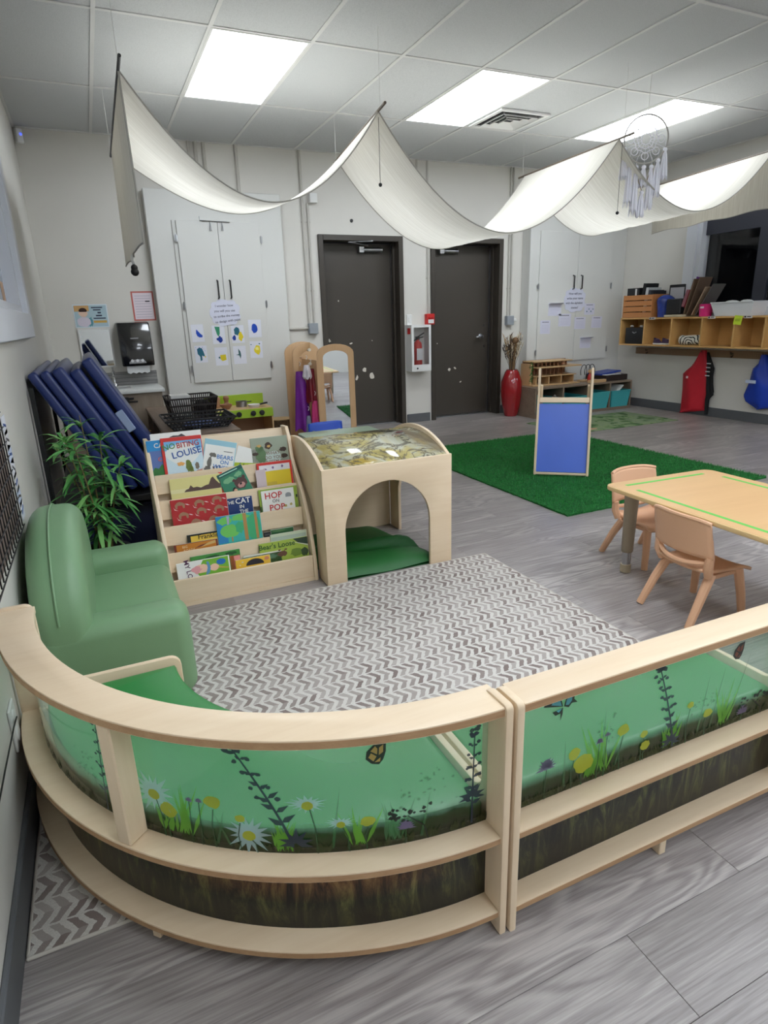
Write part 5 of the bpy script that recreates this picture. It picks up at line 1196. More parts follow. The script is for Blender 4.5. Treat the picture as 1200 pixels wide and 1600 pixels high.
t, P, _ = paper('painting', 'painting of a dark green wing shape, lower row on the cupboard', 'painting', 1.612, 1.740, .805, .98, yp, PAP, G); P(pnt('pine', (62, 102, 104)), [(.20, .52), (.42, .56), (.40, .86), (.56, .70), (.60, .48), (.54, .28), (.44, .48)])
t, P, _ = paper('painting', 'painting of a yellow bulb shape, lower right on the cupboard', 'painting', 1.785, 1.912, .855, 1.02, yp, PAP, G, -.02); P(YE_, [(.30, .50), (.50, .76), (.78, .72), (.82, .40), (.70, .18), (.54, .22), (.34, .36)]); P(pnt('lemon', (240, 232, 140)), blob(.56, .56, .14, .1, 3), lvl=2); P(TE_, blob(.10, .80, .05, .03, 3), blob(.76, .84, .06, .04, 5), lvl=3)
def cloud(cx, cz, w, h, n=9):
    out = []
    for i in range(n):
        a0 = 2*PI*i/n
        for j in range(5):
            a = a0 + 2*PI/n*j/5; b = .97+.12*math.sin(PI*j/5)
            out.append((cx + w/2*b*math.copysign(abs(math.cos(a))**.75, math.cos(a)), cz + h/2*b*math.copysign(abs(math.sin(a))**.75, math.sin(a))))
    return out
def cloud_note(label, cx, cz, w, h, y, lines, size, rot=0.0):
    t = thing('cloud_note', label, 'note', (cx, y, cz-h/2))
    MB().prism(cloud(cx, cz, w, h), (0, y, 0), (1, 0, 0), (0, 0, 1), .0015).build('sheet', flat('paper_lilac', (214, 216, 232)), t, smooth=0)
    for i, (ln, dx, r_) in enumerate(lines):
        text(ln, size, IK, t, (cx+dx, y-.0022, cz+h*.24-i*h*.205), (math.cos(r_), 0, math.sin(r_)), (-math.sin(r_), 0, math.cos(r_)), 'handwriting', bold=.006)
cloud_note('cloud-shaped handwritten note above the paintings', 1.572, 1.302, .278, .232, yp-.003, [('I wonder how', -.005, .03), ('you will you use', -.004, .02), ('to scribe the money', .012, .06), ('to design with paint', .02, .09)], .031)
# notes on the right cupboard
yq = YR-.0195; G2 = 'notes on the right cupboard'
def note(label, x0, x1, z0, z1, word, extra=0):
    t, P, Tx = paper('note', label, 'note', x0, x1, z0, z1, yq, (216, 216, 232), G2, rng.uniform(-.04, .04))
    if word: P(IK, *[rc(.18+.11*i, .26+.11*i, .84, .90) for i in range(6)], lvl=2)
    P(flat('faint_ink', (178, 178, 204)), *[rc(.15, .85, .15+.12*i, .165+.12*i) for i in range(5)], lvl=1)
    if extra == 1:
        mb = MB().prism([(0, 0), (-.02, .0), (-.05, .012), (-.02, .012)], (x0, yq, z1-.012), (0, 1, 0), (0, 0, 1), x1-x0); mb.build('curled_edge', flat('paper_lilac', (214, 216, 232)), t, smooth=0)
    if extra == 2: P(TE_, *[blob(.25+.2*i, .3+.2*(i % 2), .05, .07, i, .3, 8) for i in range(4)], lvl=2)
note('lowest left white note on the right cupboard', 5.392, 5.545, .955, 1.115, True)
note('white note with curled top edge on the right cupboard', 5.505, 5.705, 1.165, 1.315, False, 1)
note('white note just left below the cloud note', 5.672, 5.868, 1.035, 1.185, True)
note('white note straight below the cloud note', 5.925, 6.105, .995, 1.14, True)
note('rightmost white note on the right cupboard', 6.205, 6.375, 1.0, 1.14, True)
note('white note with teal marks right of the cloud note', 6.075, 6.24, 1.165, 1.30, True, 2)
note('lowest white note on the right cupboard with curled top', 6.035, 6.215, .755, .89, False, 1)
cloud_note('cloud-shaped handwritten note below the black handles, right cupboard', 5.91, 1.345, .32, .27, yq-.003, [('How will you', 0, .0), ('write your name', 0, .0), ('with the alphabet', -.01, .0), ('stones?', 0, .0)], .038)

# ------------------------------------------------------------------ conduits and boxes on the back wall
M_PIPE = mat('painted_conduit', (190, 186, 178), .5)
M_GBOX = mat('grey_box', (146, 152, 158), .5)
def pipe(label, pts, r=.012, clips=()):
    t = thing('conduit', label, 'pipe', pts[-1], 0, 'wall conduits'); MB().tube(pts, r, 10).build('tube', M_PIPE, t)
    for z in clips: MB().box(pts[0][0]-.022, pts[0][0]+.022, YB-.006, YB-.0005, z-.006, z+.006).build('clip', M_PIPE, t, smooth=0)
yw = YB-.014
pipe('thin conduit left of three above the paintings cupboard', [(1.415, yw, ZC-.002), (1.415, yw, 2.39)], .016)
pipe('thin conduit, middle of three above the paintings cupboard', [(1.473, yw, ZC-.002), (1.473, yw, 2.39)], .016)
pipe('thin conduit, right of three above the paintings cupboard', [(1.549, yw, ZC-.002), (1.549, yw, 2.39)], .016)
pipe('single conduit above the right half of the paintings cupboard', [(1.848, yw, ZC-.002), (1.848, yw, 2.39)], .016)
pipe('left conduit of the pair beside the first door', [(2.475, yw, ZC-.002), (2.475, yw, 1.177)], .014, (2.16, 1.5))
pipe('right conduit of the pair beside the first door', [(2.53, yw, 2.335), (2.53, yw, 1.177)], .012, (2.16, 1.5))
pipe('short horizontal conduit from the cupboard to the grey box', [(2.222, yw, 1.125), (2.452, yw, 1.125)], .014)
pipe('left conduit between the two doors, below the ceiling', [(3.785, yw, ZC-.002), (3.785, yw, 2.50)], .010)
pipe('conduit running down to the red alarm', [(3.915, yw, ZC-.002), (3.915, yw, 1.235)], .010, (1.62,))
pipe('left conduit of the pair right of the second door', [(5.015, yw, ZC-.002), (5.015, yw, 1.185)], .010, (1.5,))
pipe('right conduit of the pair right of the second door', [(5.056, yw, ZC-.002), (5.056, yw, 1.185)], .010, (1.5,))
def wbox(name, label, cat, a, m, fn=None):
    t = thing(name, label, cat, ((a[0]+a[1])/2, YB, a[4])); MB().box(*a, .004, 1).build('case', m, t)
    if fn: fn(t)
wbox('junction_box', 'grey electrical box left of the first door', 'electrical box', (2.453, 2.553, YB-.06, YB-.001, 1.065, 1.175), M_GBOX, lambda t: MB().box(2.458, 2.548, YB-.063, YB-.060, 1.07, 1.17).build('cover', M_GBOX, t, smooth=0))
wbox('junction_box', 'grey electrical box above the red vase', 'electrical box', (4.985, 5.085, YB-.06, YB-.001, 1.075, 1.183), M_GBOX, lambda t: MB().box(5.085, 5.13, YB-.045, YB-.012, 1.12, 1.15, .004, 1).build('switch_knob', M_WHITE, t))
wbox('alarm_box', 'small white box high on the wall by the conduits', 'alarm', (2.545, 2.625, YB-.06, YB-.001, 2.335, 2.425), M_WHITE, lambda t: MB().box(2.56, 2.61, YB-.063, YB-.060, 2.35, 2.41).build('cover', M_WHITE, t, smooth=0))
wbox('alarm_box', 'small white box high on the wall between the doors', 'alarm', (3.76, 3.83, YB-.05, YB-.001, 2.41, 2.49), M_WHITE, lambda t: MB().box(3.77, 3.82, YB-.053, YB-.05, 2.42, 2.48).build('cover', M_WHITE, t, smooth=0))
wbox('light_switch', 'white light switch plate right of the first door', 'switch', (3.635, 3.70, YB-.012, YB-.001, 1.115, 1.235), M_WHITE, lambda t: MB().box(3.655, 3.68, YB-.020, YB-.012, 1.15, 1.20, .002, 1).build('rocker', M_WHITE, t))
M_RED = mat('alarm_red', (196, 40, 38), .4)
def pull(t):
    MB().box(3.885, 3.955, YB-.068, YB-.060, 1.130, 1.172).build('label_plate', M_WHITE, t, smooth=0); MB().box(3.890, 3.950, YB-.072, YB-.060, 1.185, 1.205, .003, 1).build('pull_bar', M_RED, t)
wbox('fire_alarm', 'red fire alarm pull station beside the second door', 'fire alarm', (3.868, 3.972, YB-.06, YB-.001, 1.115, 1.235), M_RED, pull)
t = thing('peephole_dot', 'small dark sensor dot above the first door', 'sensor', (3.01, YB, 2.19)); MB().lathe([(0, 0), (.018, 0), (.016, .01), (0, .012)], (3.01, YB-.0005, 2.19), 12, Matrix.Rotation(R(90), 4, 'X')).build('dot', M_BLK, t)
# extinguisher cabinet
t = thing('extinguisher_cabinet', 'white wall cabinet with glass door holding a red extinguisher', 'fire cabinet', (3.735, YB, .60))
ex0, ex1, ez0, ez1, yf = 3.618, 3.868, .605, 1.118, 6.45
MB().box(ex0, ex0+.012, yf+.012, YB-.001, ez0, ez1).box(ex1-.012, ex1, yf+.012, YB-.001, ez0, ez1).box(ex0+.012, ex1-.012, yf+.012, YB-.001, ez0, ez0+.012).box(ex0+.012, ex1-.012, yf+.012, YB-.001, ez1-.012, ez1).box(ex0+.012, ex1-.012, YB-.012, YB-.001, ez0+.012, ez1-.012).build('case', M_WHITE, t, smooth=0)
dfr = MB()
for a in ((ex0, ex0+.028, ez0, ez1), (ex1-.028, ex1, ez0, ez1), (ex0+.028, ex1-.028, ez0, ez0+.075), (ex0+.028, ex1-.028, ez1-.028, ez1)): dfr.box(a[0], a[1], yf, yf+.012, a[2], a[3])
d = dfr.build('door', M_WHITE, t, smooth=0)
MB().box(ex0+.028, ex1-.028, yf+.004, yf+.008, ez0+.075, ez1-.028).build('pane', M_GLASS, d, smooth=0)
MB().lathe([(0, 0), (.010, 0), (.010, .008), (0, .008)], (ex0+.07, yf, ez0+.035), 10, Matrix.Rotation(R(90), 4, 'X')).build('lock', M_BLK, d)
MB().box(ex0-.0012, ex0-.0002, yf+.03, yf+.10, 1.02, 1.085).build('warning_label', M_RED, t, smooth=0)
t = thing('fire_extinguisher', 'red fire extinguisher inside the white wall cabinet', 'fire extinguisher', (3.735, 6.53, .618))
MB().lathe([(0, .619), (.05, .619), (.052, .63), (.052, .88), (.045, .92), (.020, .945), (.016, .97), (0, .97)], (3.735, 6.53, 0), 18).build('cylinder', M_RED, t)
MB().box(3.697, 3.773, 6.474, 6.480, .73, .86, .001, 1).build('label', flat('label_white', (226, 226, 230)), t)
MB().bar((3.715, 6.53, .975), (3.805, 6.50, 1.03), .014, .012).bar((3.715, 6.53, .965), (3.795, 6.50, .985), .014, .012).box(3.718, 3.752, 6.513, 6.547, .955, .99).build('valve', M_BLK, t, smooth=0)
MB().tube([(3.72, 6.53, .965), (3.675, 6.52, .94), (3.665, 6.51, .85), (3.67, 6.51, .74)], .009, 8).build('hose', M_BLK, t)

# ------------------------------------------------------------------ vase of dried stems
t = thing('floor_vase', 'tall glossy red floor vase beside the second door', 'vase', (4.925, 6.34, 0))
MB().lathe([(0, .001), (.075, .001), (.085, .02), (.112, .14), (.132, .30), (.124, .42), (.085, .53), (.068, .555), (.072, .562), (.06, .562), (.055, .54), (.07, .5), (.03, .42), (0, .42)], (4.925, 6.34, 0), 30).build('body', mat('red_lacquer', (150, 22, 30), .14, coat=.7), t)
t = thing('dried_bouquet', 'dried brown grasses and stems standing in the red vase', 'dried plants', (4.925, 6.34, .45))
q = random.Random(31)
DR = [mat('dried_brown', (112, 84, 58), .8), mat('dried_tan', (176, 146, 104), .8), mat('dried_dark', (66, 54, 44), .8), mat('dried_cream', (206, 194, 170), .8)]
for k in range(60):
    a = q.uniform(0, 2*PI); rr_ = q.uniform(.02, .15); hh = q.uniform(.30, .52)
    dx, dy = math.cos(a)*rr_, math.sin(a)*rr_*.7
    if 6.34+dy > 6.5: dy = .1
    p = [(4.925+dx*.12, 6.34+dy*.12, .45), (4.925+dx*.35, 6.34+dy*.35, .45+hh*.45), (4.925+dx, 6.34+dy, .45+hh)]
    MB().tube(p, [.0028, .0024, .0015], 5).build('stem', DR[q.randint(0, 2)], t)
    tip = Vector(p[-1])
    pl = MB()
    for j in range(14):
        b_ = Vector(p[1]).lerp(tip, .35+.65*j/13); e_ = b_ + Vector((q.uniform(-.028, .028), q.uniform(-.02, .02), q.uniform(.01, .05)))
        n_ = Vector((-(e_-b_).z, 0, (e_-b_).x)).normalized()*.0055
        pl.add([b_-n_, b_+n_, e_], [(0, 1, 2)])
    pl.build('seed_head', DR[q.randint(0, 3)], t, smooth=0)
MB().tube([(4.80+.04*math.cos(x*.9), 6.30, .80+.04*math.sin(x*.9)+.004*x) for x in range(9)], .005, 6).build('curled_twig', DR[2], t)
MB().ball((4.93, 6.30, .90), .04, 10, 6).build('pod', DR[0], t)

# ------------------------------------------------------------------ low shelf with turquoise bins
M_SH = wood('grey_walnut', (146, 128, 110), (112, 96, 82), 'x', .5, .8, .5)
t = thing('bin_shelf', 'low grey-brown shelf with turquoise bins in the right corner', 'shelf', (5.76, 6.19, 0))
sx0, sx1, sy0, sy1, sh = 5.0, 6.52, 5.97, 6.43, .358
MB().box(sx0, sx1, sy0, sy1, sh-.022, sh, .002, 1).build('top', M_SH, t)
MB().box(sx0, sx1, sy0+.004, sy1, .0, .035).build('plinth', M_SH, t, smooth=0)
for x in (sx0, 5.41, 5.79, 6.15, sx1-.022): MB().box(x, x+.022, sy0, sy1, .036, sh-.023).build('divider', M_SH, t, smooth=0)
MB().box(sx0+.022, sx1-.022, sy1-.012, sy1-.001, .036, sh-.023).build('back', mat('shelf_back', (70, 60, 54), .7), t, smooth=0)
M_TURQ = mat('turquoise_plastic', (72, 178, 184), .35)
def bin_(label, x0, x1, h):
    t = thing('storage_bin', label, 'bin', ((x0+x1)/2, 6.1, .036), 0, 'turquoise bins on the low shelf')
    y0_, y1_ = 5.955, 6.36; fl = .022; z0 = .037
    b = [(x0+fl, y0_+fl), (x1-fl, y0_+fl), (x1-fl, y1_-fl), (x0+fl, y1_-fl)]; tp = [(x0, y0_), (x1, y0_), (x1, y1_), (x0, y1_)]
    vs_ = [(*p, z0) for p in b] + [(*p, z0+h) for p in tp]; fs_ = [(0, 3, 2, 1)] + [(i, (i+1) % 4, 4+(i+1) % 4, 4+i) for i in range(4)]
    MB().add(vs_, fs_).build('tub', M_TURQ, t, smooth=0, solid=.004)
    rm = MB()
    for i in range(4): rm.bar((*tp[i], z0+h), (*tp[(i+1) % 4], z0+h), .016, .010, .002)
    rm.build('rim', M_TURQ, t)
    return t
bin_('turquoise bin at the left end of the low shelf', 5.03, 5.405, .175)
bin_('turquoise bin second from left on the low shelf', 5.44, 5.785, .175)
bin_('turquoise bin third from left on the low shelf', 5.82, 6.145, .20)
bin_('turquoise bin at the right end holding white papers', 6.18, 6.49, .20)
t = thing('paper_pile', 'white papers sticking out of the rightmost turquoise bin', 'papers', (6.32, 6.1, .20))
for k in range(3): MB().obox(Matrix.Translation((6.31+.02*k, 6.06+.03*k, .245+.004*k)) @ Matrix.Rotation(R(-42+6*k), 4, 'Y'), .085, .10, .003).build('sheet', flat('paper_224', (222, 224, 224)), t, smooth=0)
t = thing('small_toys', 'small grey toy in the left turquoise bin', 'toy', (5.33, 6.05, .12)); MB().ball((5.33, 6.04, .205), .030, 12, 8).ball((5.33, 6.02, .238), .018, 10, 6).build('body', mat('grey_toy', (150, 148, 142), .6), t)
# wooden doll house block on the shelf
t = thing('wooden_dollhouse', 'open wooden dollhouse with columns on the low shelf', 'dollhouse', (5.42, 6.25, sh))
z = sh+.001
MB().box(5.08, 5.80, 6.12, 6.40, z, z+.012).build('floor_board', M_MAPLE, t, smooth=0)
MB().box(5.12, 5.78, 6.385, 6.399, z+.012, z+.29).build('back_board', M_TOYW, t, smooth=0)
MB().prism([(5.16, 0), (5.84, 0), (5.84, .016), (5.16, .016)], (0, 6.40, z+.205), (1, 0, 0), (0, 0, 1), .25).build('upper_floor', M_MAPLE, t, smooth=0)
MB().box(5.14, 5.76, 6.15, 6.385, z+.105, z+.115).build('middle_floor', M_MAPLE, t, smooth=0)
for k in range(4): MB().box(5.16+.19*k, 5.172+.19*k, 6.17, 6.385, z+.013, z+.104).build('partition', M_MAPLE, t, smooth=0)
for k in range(8): MB().box(5.19+.062*k, 5.203+.062*k, 6.26, 6.275, z+.116, z+.204).build('column', M_TOYW, t, smooth=0)
for k in range(9): MB().box(5.15+.062*k, 5.165+.062*k, 6.22, 6.235, z+.222, z+.275).build('column', M_TOYW, t, smooth=0)
MB().box(5.12, 5.70, 6.17, 6.385, z+.276, z+.288).build('roof_board', M_MAPLE, t, smooth=0)
MB().box(5.09, 5.115, 6.20, 6.385, z+.012, z+.26).build('side_post', M_MAPLE, t, smooth=0)
q = random.Random(8); iv = MB()
for k in range(60):
    c_ = Vector((5.082+q.uniform(-.012, .02), 6.18+q.uniform(-.02, .02), z+.03+q.uniform(0, .25))); s_ = .012
    iv.add([c_, c_+Vector((s_, -.004, s_*.3)), c_+Vector((s_*.4, -.006, s_)), c_+Vector((-s_*.6, -.003, s_*.5))], [(0, 1, 2, 3)])
iv = iv.build('ivy', mat('ivy_green', (36, 104, 44), .6), t, smooth=0); iv['kind'] = 'stuff'
t = thing('bead_maze', 'black wire bead maze toy on the low shelf', 'toy', (6.02, 6.22, sh))
MB().box(5.90, 6.16, 6.17, 6.29, z, z+.016, .002, 1).build('base', M_MAPLE, t)
for k in range(3): MB().tube([(5.95+.065*k+.05*math.cos(a), 6.23, z+.12+.085*math.sin(a)) for a in [R(210-i*24) for i in range(11)]] + [(5.99+.065*k, 6.23, z+.016)], .0045, 6).build('wire', M_BLK, t)
t = thing('red_figure', 'small red and tan figure on the low shelf', 'toy', (5.90, 6.08, sh))
MB().lathe([(0, z), (.028, z), (.034, z+.05), (.024, z+.09), (.012, z+.11), (0, z+.11)], (5.90, 6.06, 0), 12).build('body', mat('toy_red', (176, 38, 34), .4), t); MB().ball((5.90, 6.06, z+.135), .026, 10, 6).build('head', mat('toy_tan', (206, 164, 116), .6), t)
t = thing('wooden_tray', 'shallow wooden tray on the low shelf', 'tray', (5.98, 6.03, sh)); MB().box(5.84, 6.10, 5.985, 6.035, z, z+.035, .002, 1).build('board', M_MAPLE, t)
t = thing('dark_tray', 'dark brown tray box on the right of the low shelf', 'tray', (6.33, 6.2, sh)); MB().box(6.15, 6.505, 6.04, 6.40, z, z+.07, .004, 1).build('box', mat('dark_brown', (46, 36, 34), .6), t)
t = thing('blue_folder', 'large blue folder lying on the dark tray', 'folder', (6.30, 6.2, sh+.07)); MB().obox(Matrix.Translation((6.28, 6.22, z+.092)) @ Matrix.Rotation(R(-5), 4, 'Y'), .17, .12, .010, .002, 1).build('cover', mat('folder_blue', (42, 66, 150), .4), t)
t = thing('white_folder', 'white folder lying under the blue folder', 'folder', (6.22, 6.1, sh+.07)); MB().obox(Matrix.Translation((6.27, 6.12, z+.0745)), .13, .07, .0035).build('cover', flat('paper_224', (222, 224, 224)), t, smooth=0)
# ------------------------------------------------------------------ cubbies on the right wall
M_CUB = wood('honey_maple', (220, 176, 112), (200, 154, 92), 'y', .45, .7, .4)
t = thing('wall_cubbies', 'long honey maple cubby shelf mounted on the right wall', 'cubby shelf', (6.56, 5.1, .78))
CX0, CX1 = 6.43, XR-.001
CZ0, CZ1 = .785, 1.112
CYs = [6.14, 5.765, 5.37, 4.965, 4.575, 4.24, 3.86, 3.48]
MB().box(CX0, CX1, CYs[-1], CYs[0]+.018, CZ1-.018, CZ1, .002, 1).build('top', M_CUB, t)
MB().box(CX0, CX1, CYs[-1], CYs[0]+.018, CZ0, CZ0+.018, .002, 1).build('bottom', M_CUB, t)
for y_ in CYs: MB().box(CX0, CX1, y_, y_+.018, CZ0+.0185, CZ1-.0185).build('divider', M_CUB, t, smooth=0)
for a, b in zip(CYs, CYs[1:]): MB().box(CX1-.010, CX1, b+.0185, a-.0005, CZ0+.0185, CZ1-.0185).build('back', M_CUB, t, smooth=0)
for y_ in (5.66, 4.86, 4.44): 
    MB().box(CX0-.002, CX0-.0005, y_-.045, y_+.045, CZ1-.022, CZ1+.004).build('name_tag', flat('tag_white', (214, 210, 204)), t, smooth=0)
    MB().box(CX0-.0026, CX0-.0021, y_-.03, y_+.012, CZ1-.012, CZ1-.004).box(CX0-.0026, CX0-.0021, y_+.022, y_+.040, CZ1-.016, CZ1).build('name_print', IKB, t, smooth=0)
t = thing('sticky_note', 'yellow-green sticky note on the cubby edge', 'note', (6.42, 4.55, 1.04))
MB().obox(Matrix.Translation((CX0-.006, 4.545, 1.072)) @ Matrix.Rotation(R(4), 4, 'Y') @ Matrix.Rotation(R(5), 4, 'X'), .0008, .045, .045).build('sheet', flat('sticky_lime', (204, 226, 62)), t, smooth=0)
MB().box(CX0-.0080, CX0-.0076, 4.515, 4.575, 1.078, 1.083).box(CX0-.0080, CX0-.0076, 4.52, 4.575, 1.064, 1.069).build('handwriting', flat('olive_ink', (120, 140, 40)), t, smooth=0)
t = thing('coat_rail', 'brown wooden rail with hooks below the cubbies', 'coat rail', (XR, 5.0, .66))
MB().box(XR-.020, XR-.001, 3.4, 6.13, .668, .745, .002, 1).build('board', wood('brown_rail', (150, 120, 88), (126, 98, 70), 'y', .5), t)
for y_ in (5.93, 5.12, 4.75, 4.38, 3.98):
    MB().tube([(XR-.022, y_, .715), (XR-.055, y_, .71), (XR-.065, y_, .735)], .006, 8).tube([(XR-.022, y_, .695), (XR-.045, y_, .675), (XR-.055, y_, .69)], .006, 8).build('hook', mat('bronze', (92, 74, 58), .4, .8), t)
# things on top of the cubbies
CT = CZ1+.001
t = thing('slatted_crate', 'orange pine crate with slatted front on the cubbies', 'crate', (6.56, 5.9, CT))
M_PINE = wood('orange_pine', (206, 142, 84), (182, 116, 62), 'y', .5, 1.0, .5)
for k in range(4): MB().box(6.435, 6.447, 5.70, 6.13, CT+.004+.066*k, CT+.062+.066*k, .002, 1).build('slat', M_PINE, t)
for k in range(4): MB().box(6.688, 6.70, 5.70, 6.13, CT+.004+.066*k, CT+.062+.066*k, .002, 1).build('slat', M_PINE, t)
for y_ in (5.688, 6.13): MB().box(6.435, 6.70, y_, y_+.012, CT, CT+.262).build('end_board', M_PINE, t, smooth=0)
MB().box(6.447, 6.688, 5.70, 6.13, CT, CT+.010).build('bottom', M_PINE, t, smooth=0)
def slab(name, label, cat, M, hx, hy, hz, mat_, part='cover', b=.001):
    t = thing(name, label, cat, M.translation - Vector((0, 0, hz))); MB().obox(M, hx, hy, hz, b, 1).build(part, mat_, t); return t
def TR(x, y, z, ry=0, rx=0, rz=0): return Matrix.Translation((x, y, z)) @ Matrix.Rotation(R(rz), 4, 'Z') @ Matrix.Rotation(R(rx), 4, 'X') @ Matrix.Rotation(R(ry), 4, 'Y')
M_BK = mat('black_board', (22, 22, 24), .45)
t = slab('black_file_box', 'open black file box standing in the pine crate', 'box', TR(6.56, 6.02, CT+.18), .10, .095, .165, M_BK, 'body')
MB().box(6.455, 6.459, 5.96, 5.985, CT+.26, CT+.335).build('paper_edge', M_WHITE, t, smooth=0)
for k, (y_, h_, tilt_, col_, lb) in enumerate([(5.87, .19, 8, (28, 28, 30), 'tall black binder leaning in the pine crate'), (5.815, .165, 6, (196, 198, 200), 'pale grey binder leaning in the pine crate'), (5.765, .15, 4, (60, 64, 72), 'slate binder leaning in the pine crate'), (5.725, .145, 0, (34, 36, 44), 'dark binder at the near end of the pine crate')]):
    slab('binder', lb, 'binder', TR(6.56, y_, CT+.012+h_, 0, tilt_), .105, .020, h_, flat('binder_%d' % k, col_))
t = thing('acrylic_stand', 'clear sign holder with black edge behind the blue bin', 'sign holder', (6.66, 5.56, CT))
for a in ((5.46, 5.47, .02, .36), (5.67, 5.68, .02, .36), (5.47, 5.67, .35, .362)): MB().box(6.685, 6.70, a[0], a[1], CT+a[2]-.02, CT+a[3]).build('edge', M_BK, t, smooth=0)
MB().box(6.690, 6.694, 5.47, 5.67, CT, CT+.35).build('pane', mat('frosted_sheet', (196, 196, 200), .2), t, smooth=0)
t = thing('blue_bin', 'crumpled translucent blue bin beside the pine crate', 'bin', (6.55, 5.60, CT))
MB().lathe([(0, .002), (.075, .002), (.082, .10), (.095, .19), (.088, .21), (.06, .235), (.03, .25), (0, .25)], (6.55, 5.595, CT), 16, None, 1.2, .95).build('body', mat('bin_blue', (44, 66, 150), .2, vary=.35, vscale=12), t)
t = slab('black_case', 'black zip case lying beside the blue bin on the cubbies', 'case', TR(6.56, 5.40, CT+.115), .11, .10, .085, M_BK, 'body', .01)
t = slab('thin_folder', 'thin cream folder under the black case', 'folder', TR(6.56, 5.38, CT+.014), .12, .125, .012, flat('cream_file', (206, 196, 170)))
CDS = [('brown cardboard sheet leaning with purple ribbon, on the cubbies', 5.235, .20, 14, (132, 108, 88)), ('dark brown cardboard sheet leaning left of the pink tub', 5.175, .21, 17, (108, 88, 74)), ('tan cardboard sheet leaning above the pink tub', 5.10, .165, 26, (176, 150, 126)), ('grey cardboard sheet at the right of the leaning stack', 5.03, .185, 30, (96, 92, 88))]
for k, (lb, y_, h_, tl, col_) in enumerate(CDS):
    slab('cardboard_sheet', lb, 'cardboard', TR(6.605, y_+.015, CT+.012+h_*math.cos(R(tl)), 0, -tl*-1, 0), .10, .005, h_, flat('card_%d' % k, col_), 'sheet')
t = thing('purple_ribbon', 'purple patterned ribbon hanging at the window edge', 'ribbon', (6.66, 5.36, CT)); MB().obox(TR(6.685, 5.33, CT+.27, 0, 12), .003, .022, .16).build('band', flat('purple_print', (104, 48, 128)), t, smooth=0)
t = thing('red_striped_card', 'red and white striped card among the cardboard sheets', 'card', (6.50, 5.31, CT)); MB().obox(TR(6.52, 5.29, CT+.155, 0, 16), .05, .003, .14).build('sheet', flat('stripe_pink', (176, 120, 130)), t, smooth=0); MB().obox(TR(6.52, 5.287, CT+.155, 0, 16), .010, .004, .138).build('stripe', flat('stripe_red', (150, 44, 52)), t, smooth=0)
t = thing('pink_tub', 'small hot pink tub on the cubbies', 'tub', (6.49, 5.0, CT))
MB().lathe([(0, .001), (.062, .001), (.07, .125), (.074, .13), (.064, .13), (.058, .012), (0, .012)], (6.505, 5.005, CT), 20).build('body', mat('hot_pink', (226, 46, 128), .35), t); MB().box(6.436, 6.442, 4.98, 5.025, CT+.085, CT+.105, .002, 1).build('grip_hole', flat('label_pale', (232, 214, 222)), t)
t = thing('white_tray', 'wide white plastic tray of supplies on the cubbies', 'tray', (6.56, 4.65, CT))
b = [(6.455, 4.44), (6.66, 4.44), (6.66, 4.845), (6.455, 4.845)]; tp = [(6.435, 4.41), (6.685, 4.41), (6.685, 4.895), (6.435, 4.895)]
MB().add([(*p, CT+.002) for p in b] + [(*p, CT+.135) for p in tp], [(0, 3, 2, 1)] + [(i, (i+1) % 4, 4+(i+1) % 4, 4+i) for i in range(4)]).build('tub', mat('tray_white', (222, 224, 228), .3), t, smooth=0, solid=.005)
rm = MB()
for i in range(4): rm.bar((*tp[i], CT+.137), (*tp[(i+1) % 4], CT+.137), .020, .012, .002)
rm.build('rim', mat('tray_white', (222, 224, 228), .3), t)
t = thing('crumpled_paper', 'crumpled white paper in the wide white tray', 'paper', (6.56, 4.66, CT+.12))
MB().ball((6.56, 4.74, CT+.135), .05, 10, 6, (1, 1.6, .5)).ball((6.57, 4.58, CT+.135), .05, 10, 6, (1, 1.4, .55)).build('sheet', flat('paper_224', (222, 224, 224)), t)
# in the cubbies
t = thing('black_tote', 'black tote box in the left end cubby', 'box', (6.55, 5.93, CZ0+.02)); MB().box(6.445, 6.66, 5.80, 6.08, CZ0+.02, CZ0+.21, .008, 2).build('body', M_BK, t); MB().tube([(6.441, 5.90, CZ0+.16), (6.439, 5.93, CZ0+.145), (6.441, 5.96, CZ0+.16)], .006, 6).build('handle', flat('grey_print', (150, 150, 154)), t)
for k, y_ in enumerate((5.88, 6.03)):
    t = thing('rolled_sock', 'pale rolled item on top of the black tote, %s' % ('nearer the shoes' if k == 0 else 'at the left'), 'sock', (6.52, y_, CZ0+.21)); MB().ball((6.50, y_, CZ0+.226), .016, 10, 6, (1, 1.8, .9)).build('roll', flat('grey_pale', (190, 188, 186)), t)
M_SHOE = mat('purple_shoe', (62, 40, 72), .6); M_SOLE = mat('white_sole', (222, 220, 216), .5)
for k, (y_, rz_) in enumerate(((5.59, 78), (5.46, 100))):
    t = thing('sneaker', 'dark purple sneaker with white sole, %s in the second cubby' % ('left one' if k == 0 else 'right one'), 'shoe', (6.475+.02*k, y_, CZ0+.019), R(rz_), 'purple sneakers')
    pr = [(-.075, 0), (.075, 0)]
    MB().prism(arc(0, 0, .08, 0, 360, 18, .035)[:-1], (0, 0, .0), (1, 0, 0), (0, 1, 0), .016, .003).build('sole', M_SOLE, t, local=True)
    def up_(u, v):
        a = 2*PI*v; sx_ = (1-.35*u); z_ = .016+.045*u
        return (.076*math.cos(a)*sx_ + .02*u, .033*math.sin(a)*sx_, z_*(1.0+.25*math.cos(a)*u))
    MB().sheet(up_, 6, 18).build('upper', M_SHOE, t, smooth=60, local=True)
    MB().box(-.03, .03, -.012, .012, .058, .062, .001, 1).build('laces', flat('lace_lilac', (150, 130, 160)), t, local=True)
t = thing('rolled_blanket', 'rolled white blanket with black pattern in the third cubby', 'blanket', (6.55, 5.17, CZ0+.02))
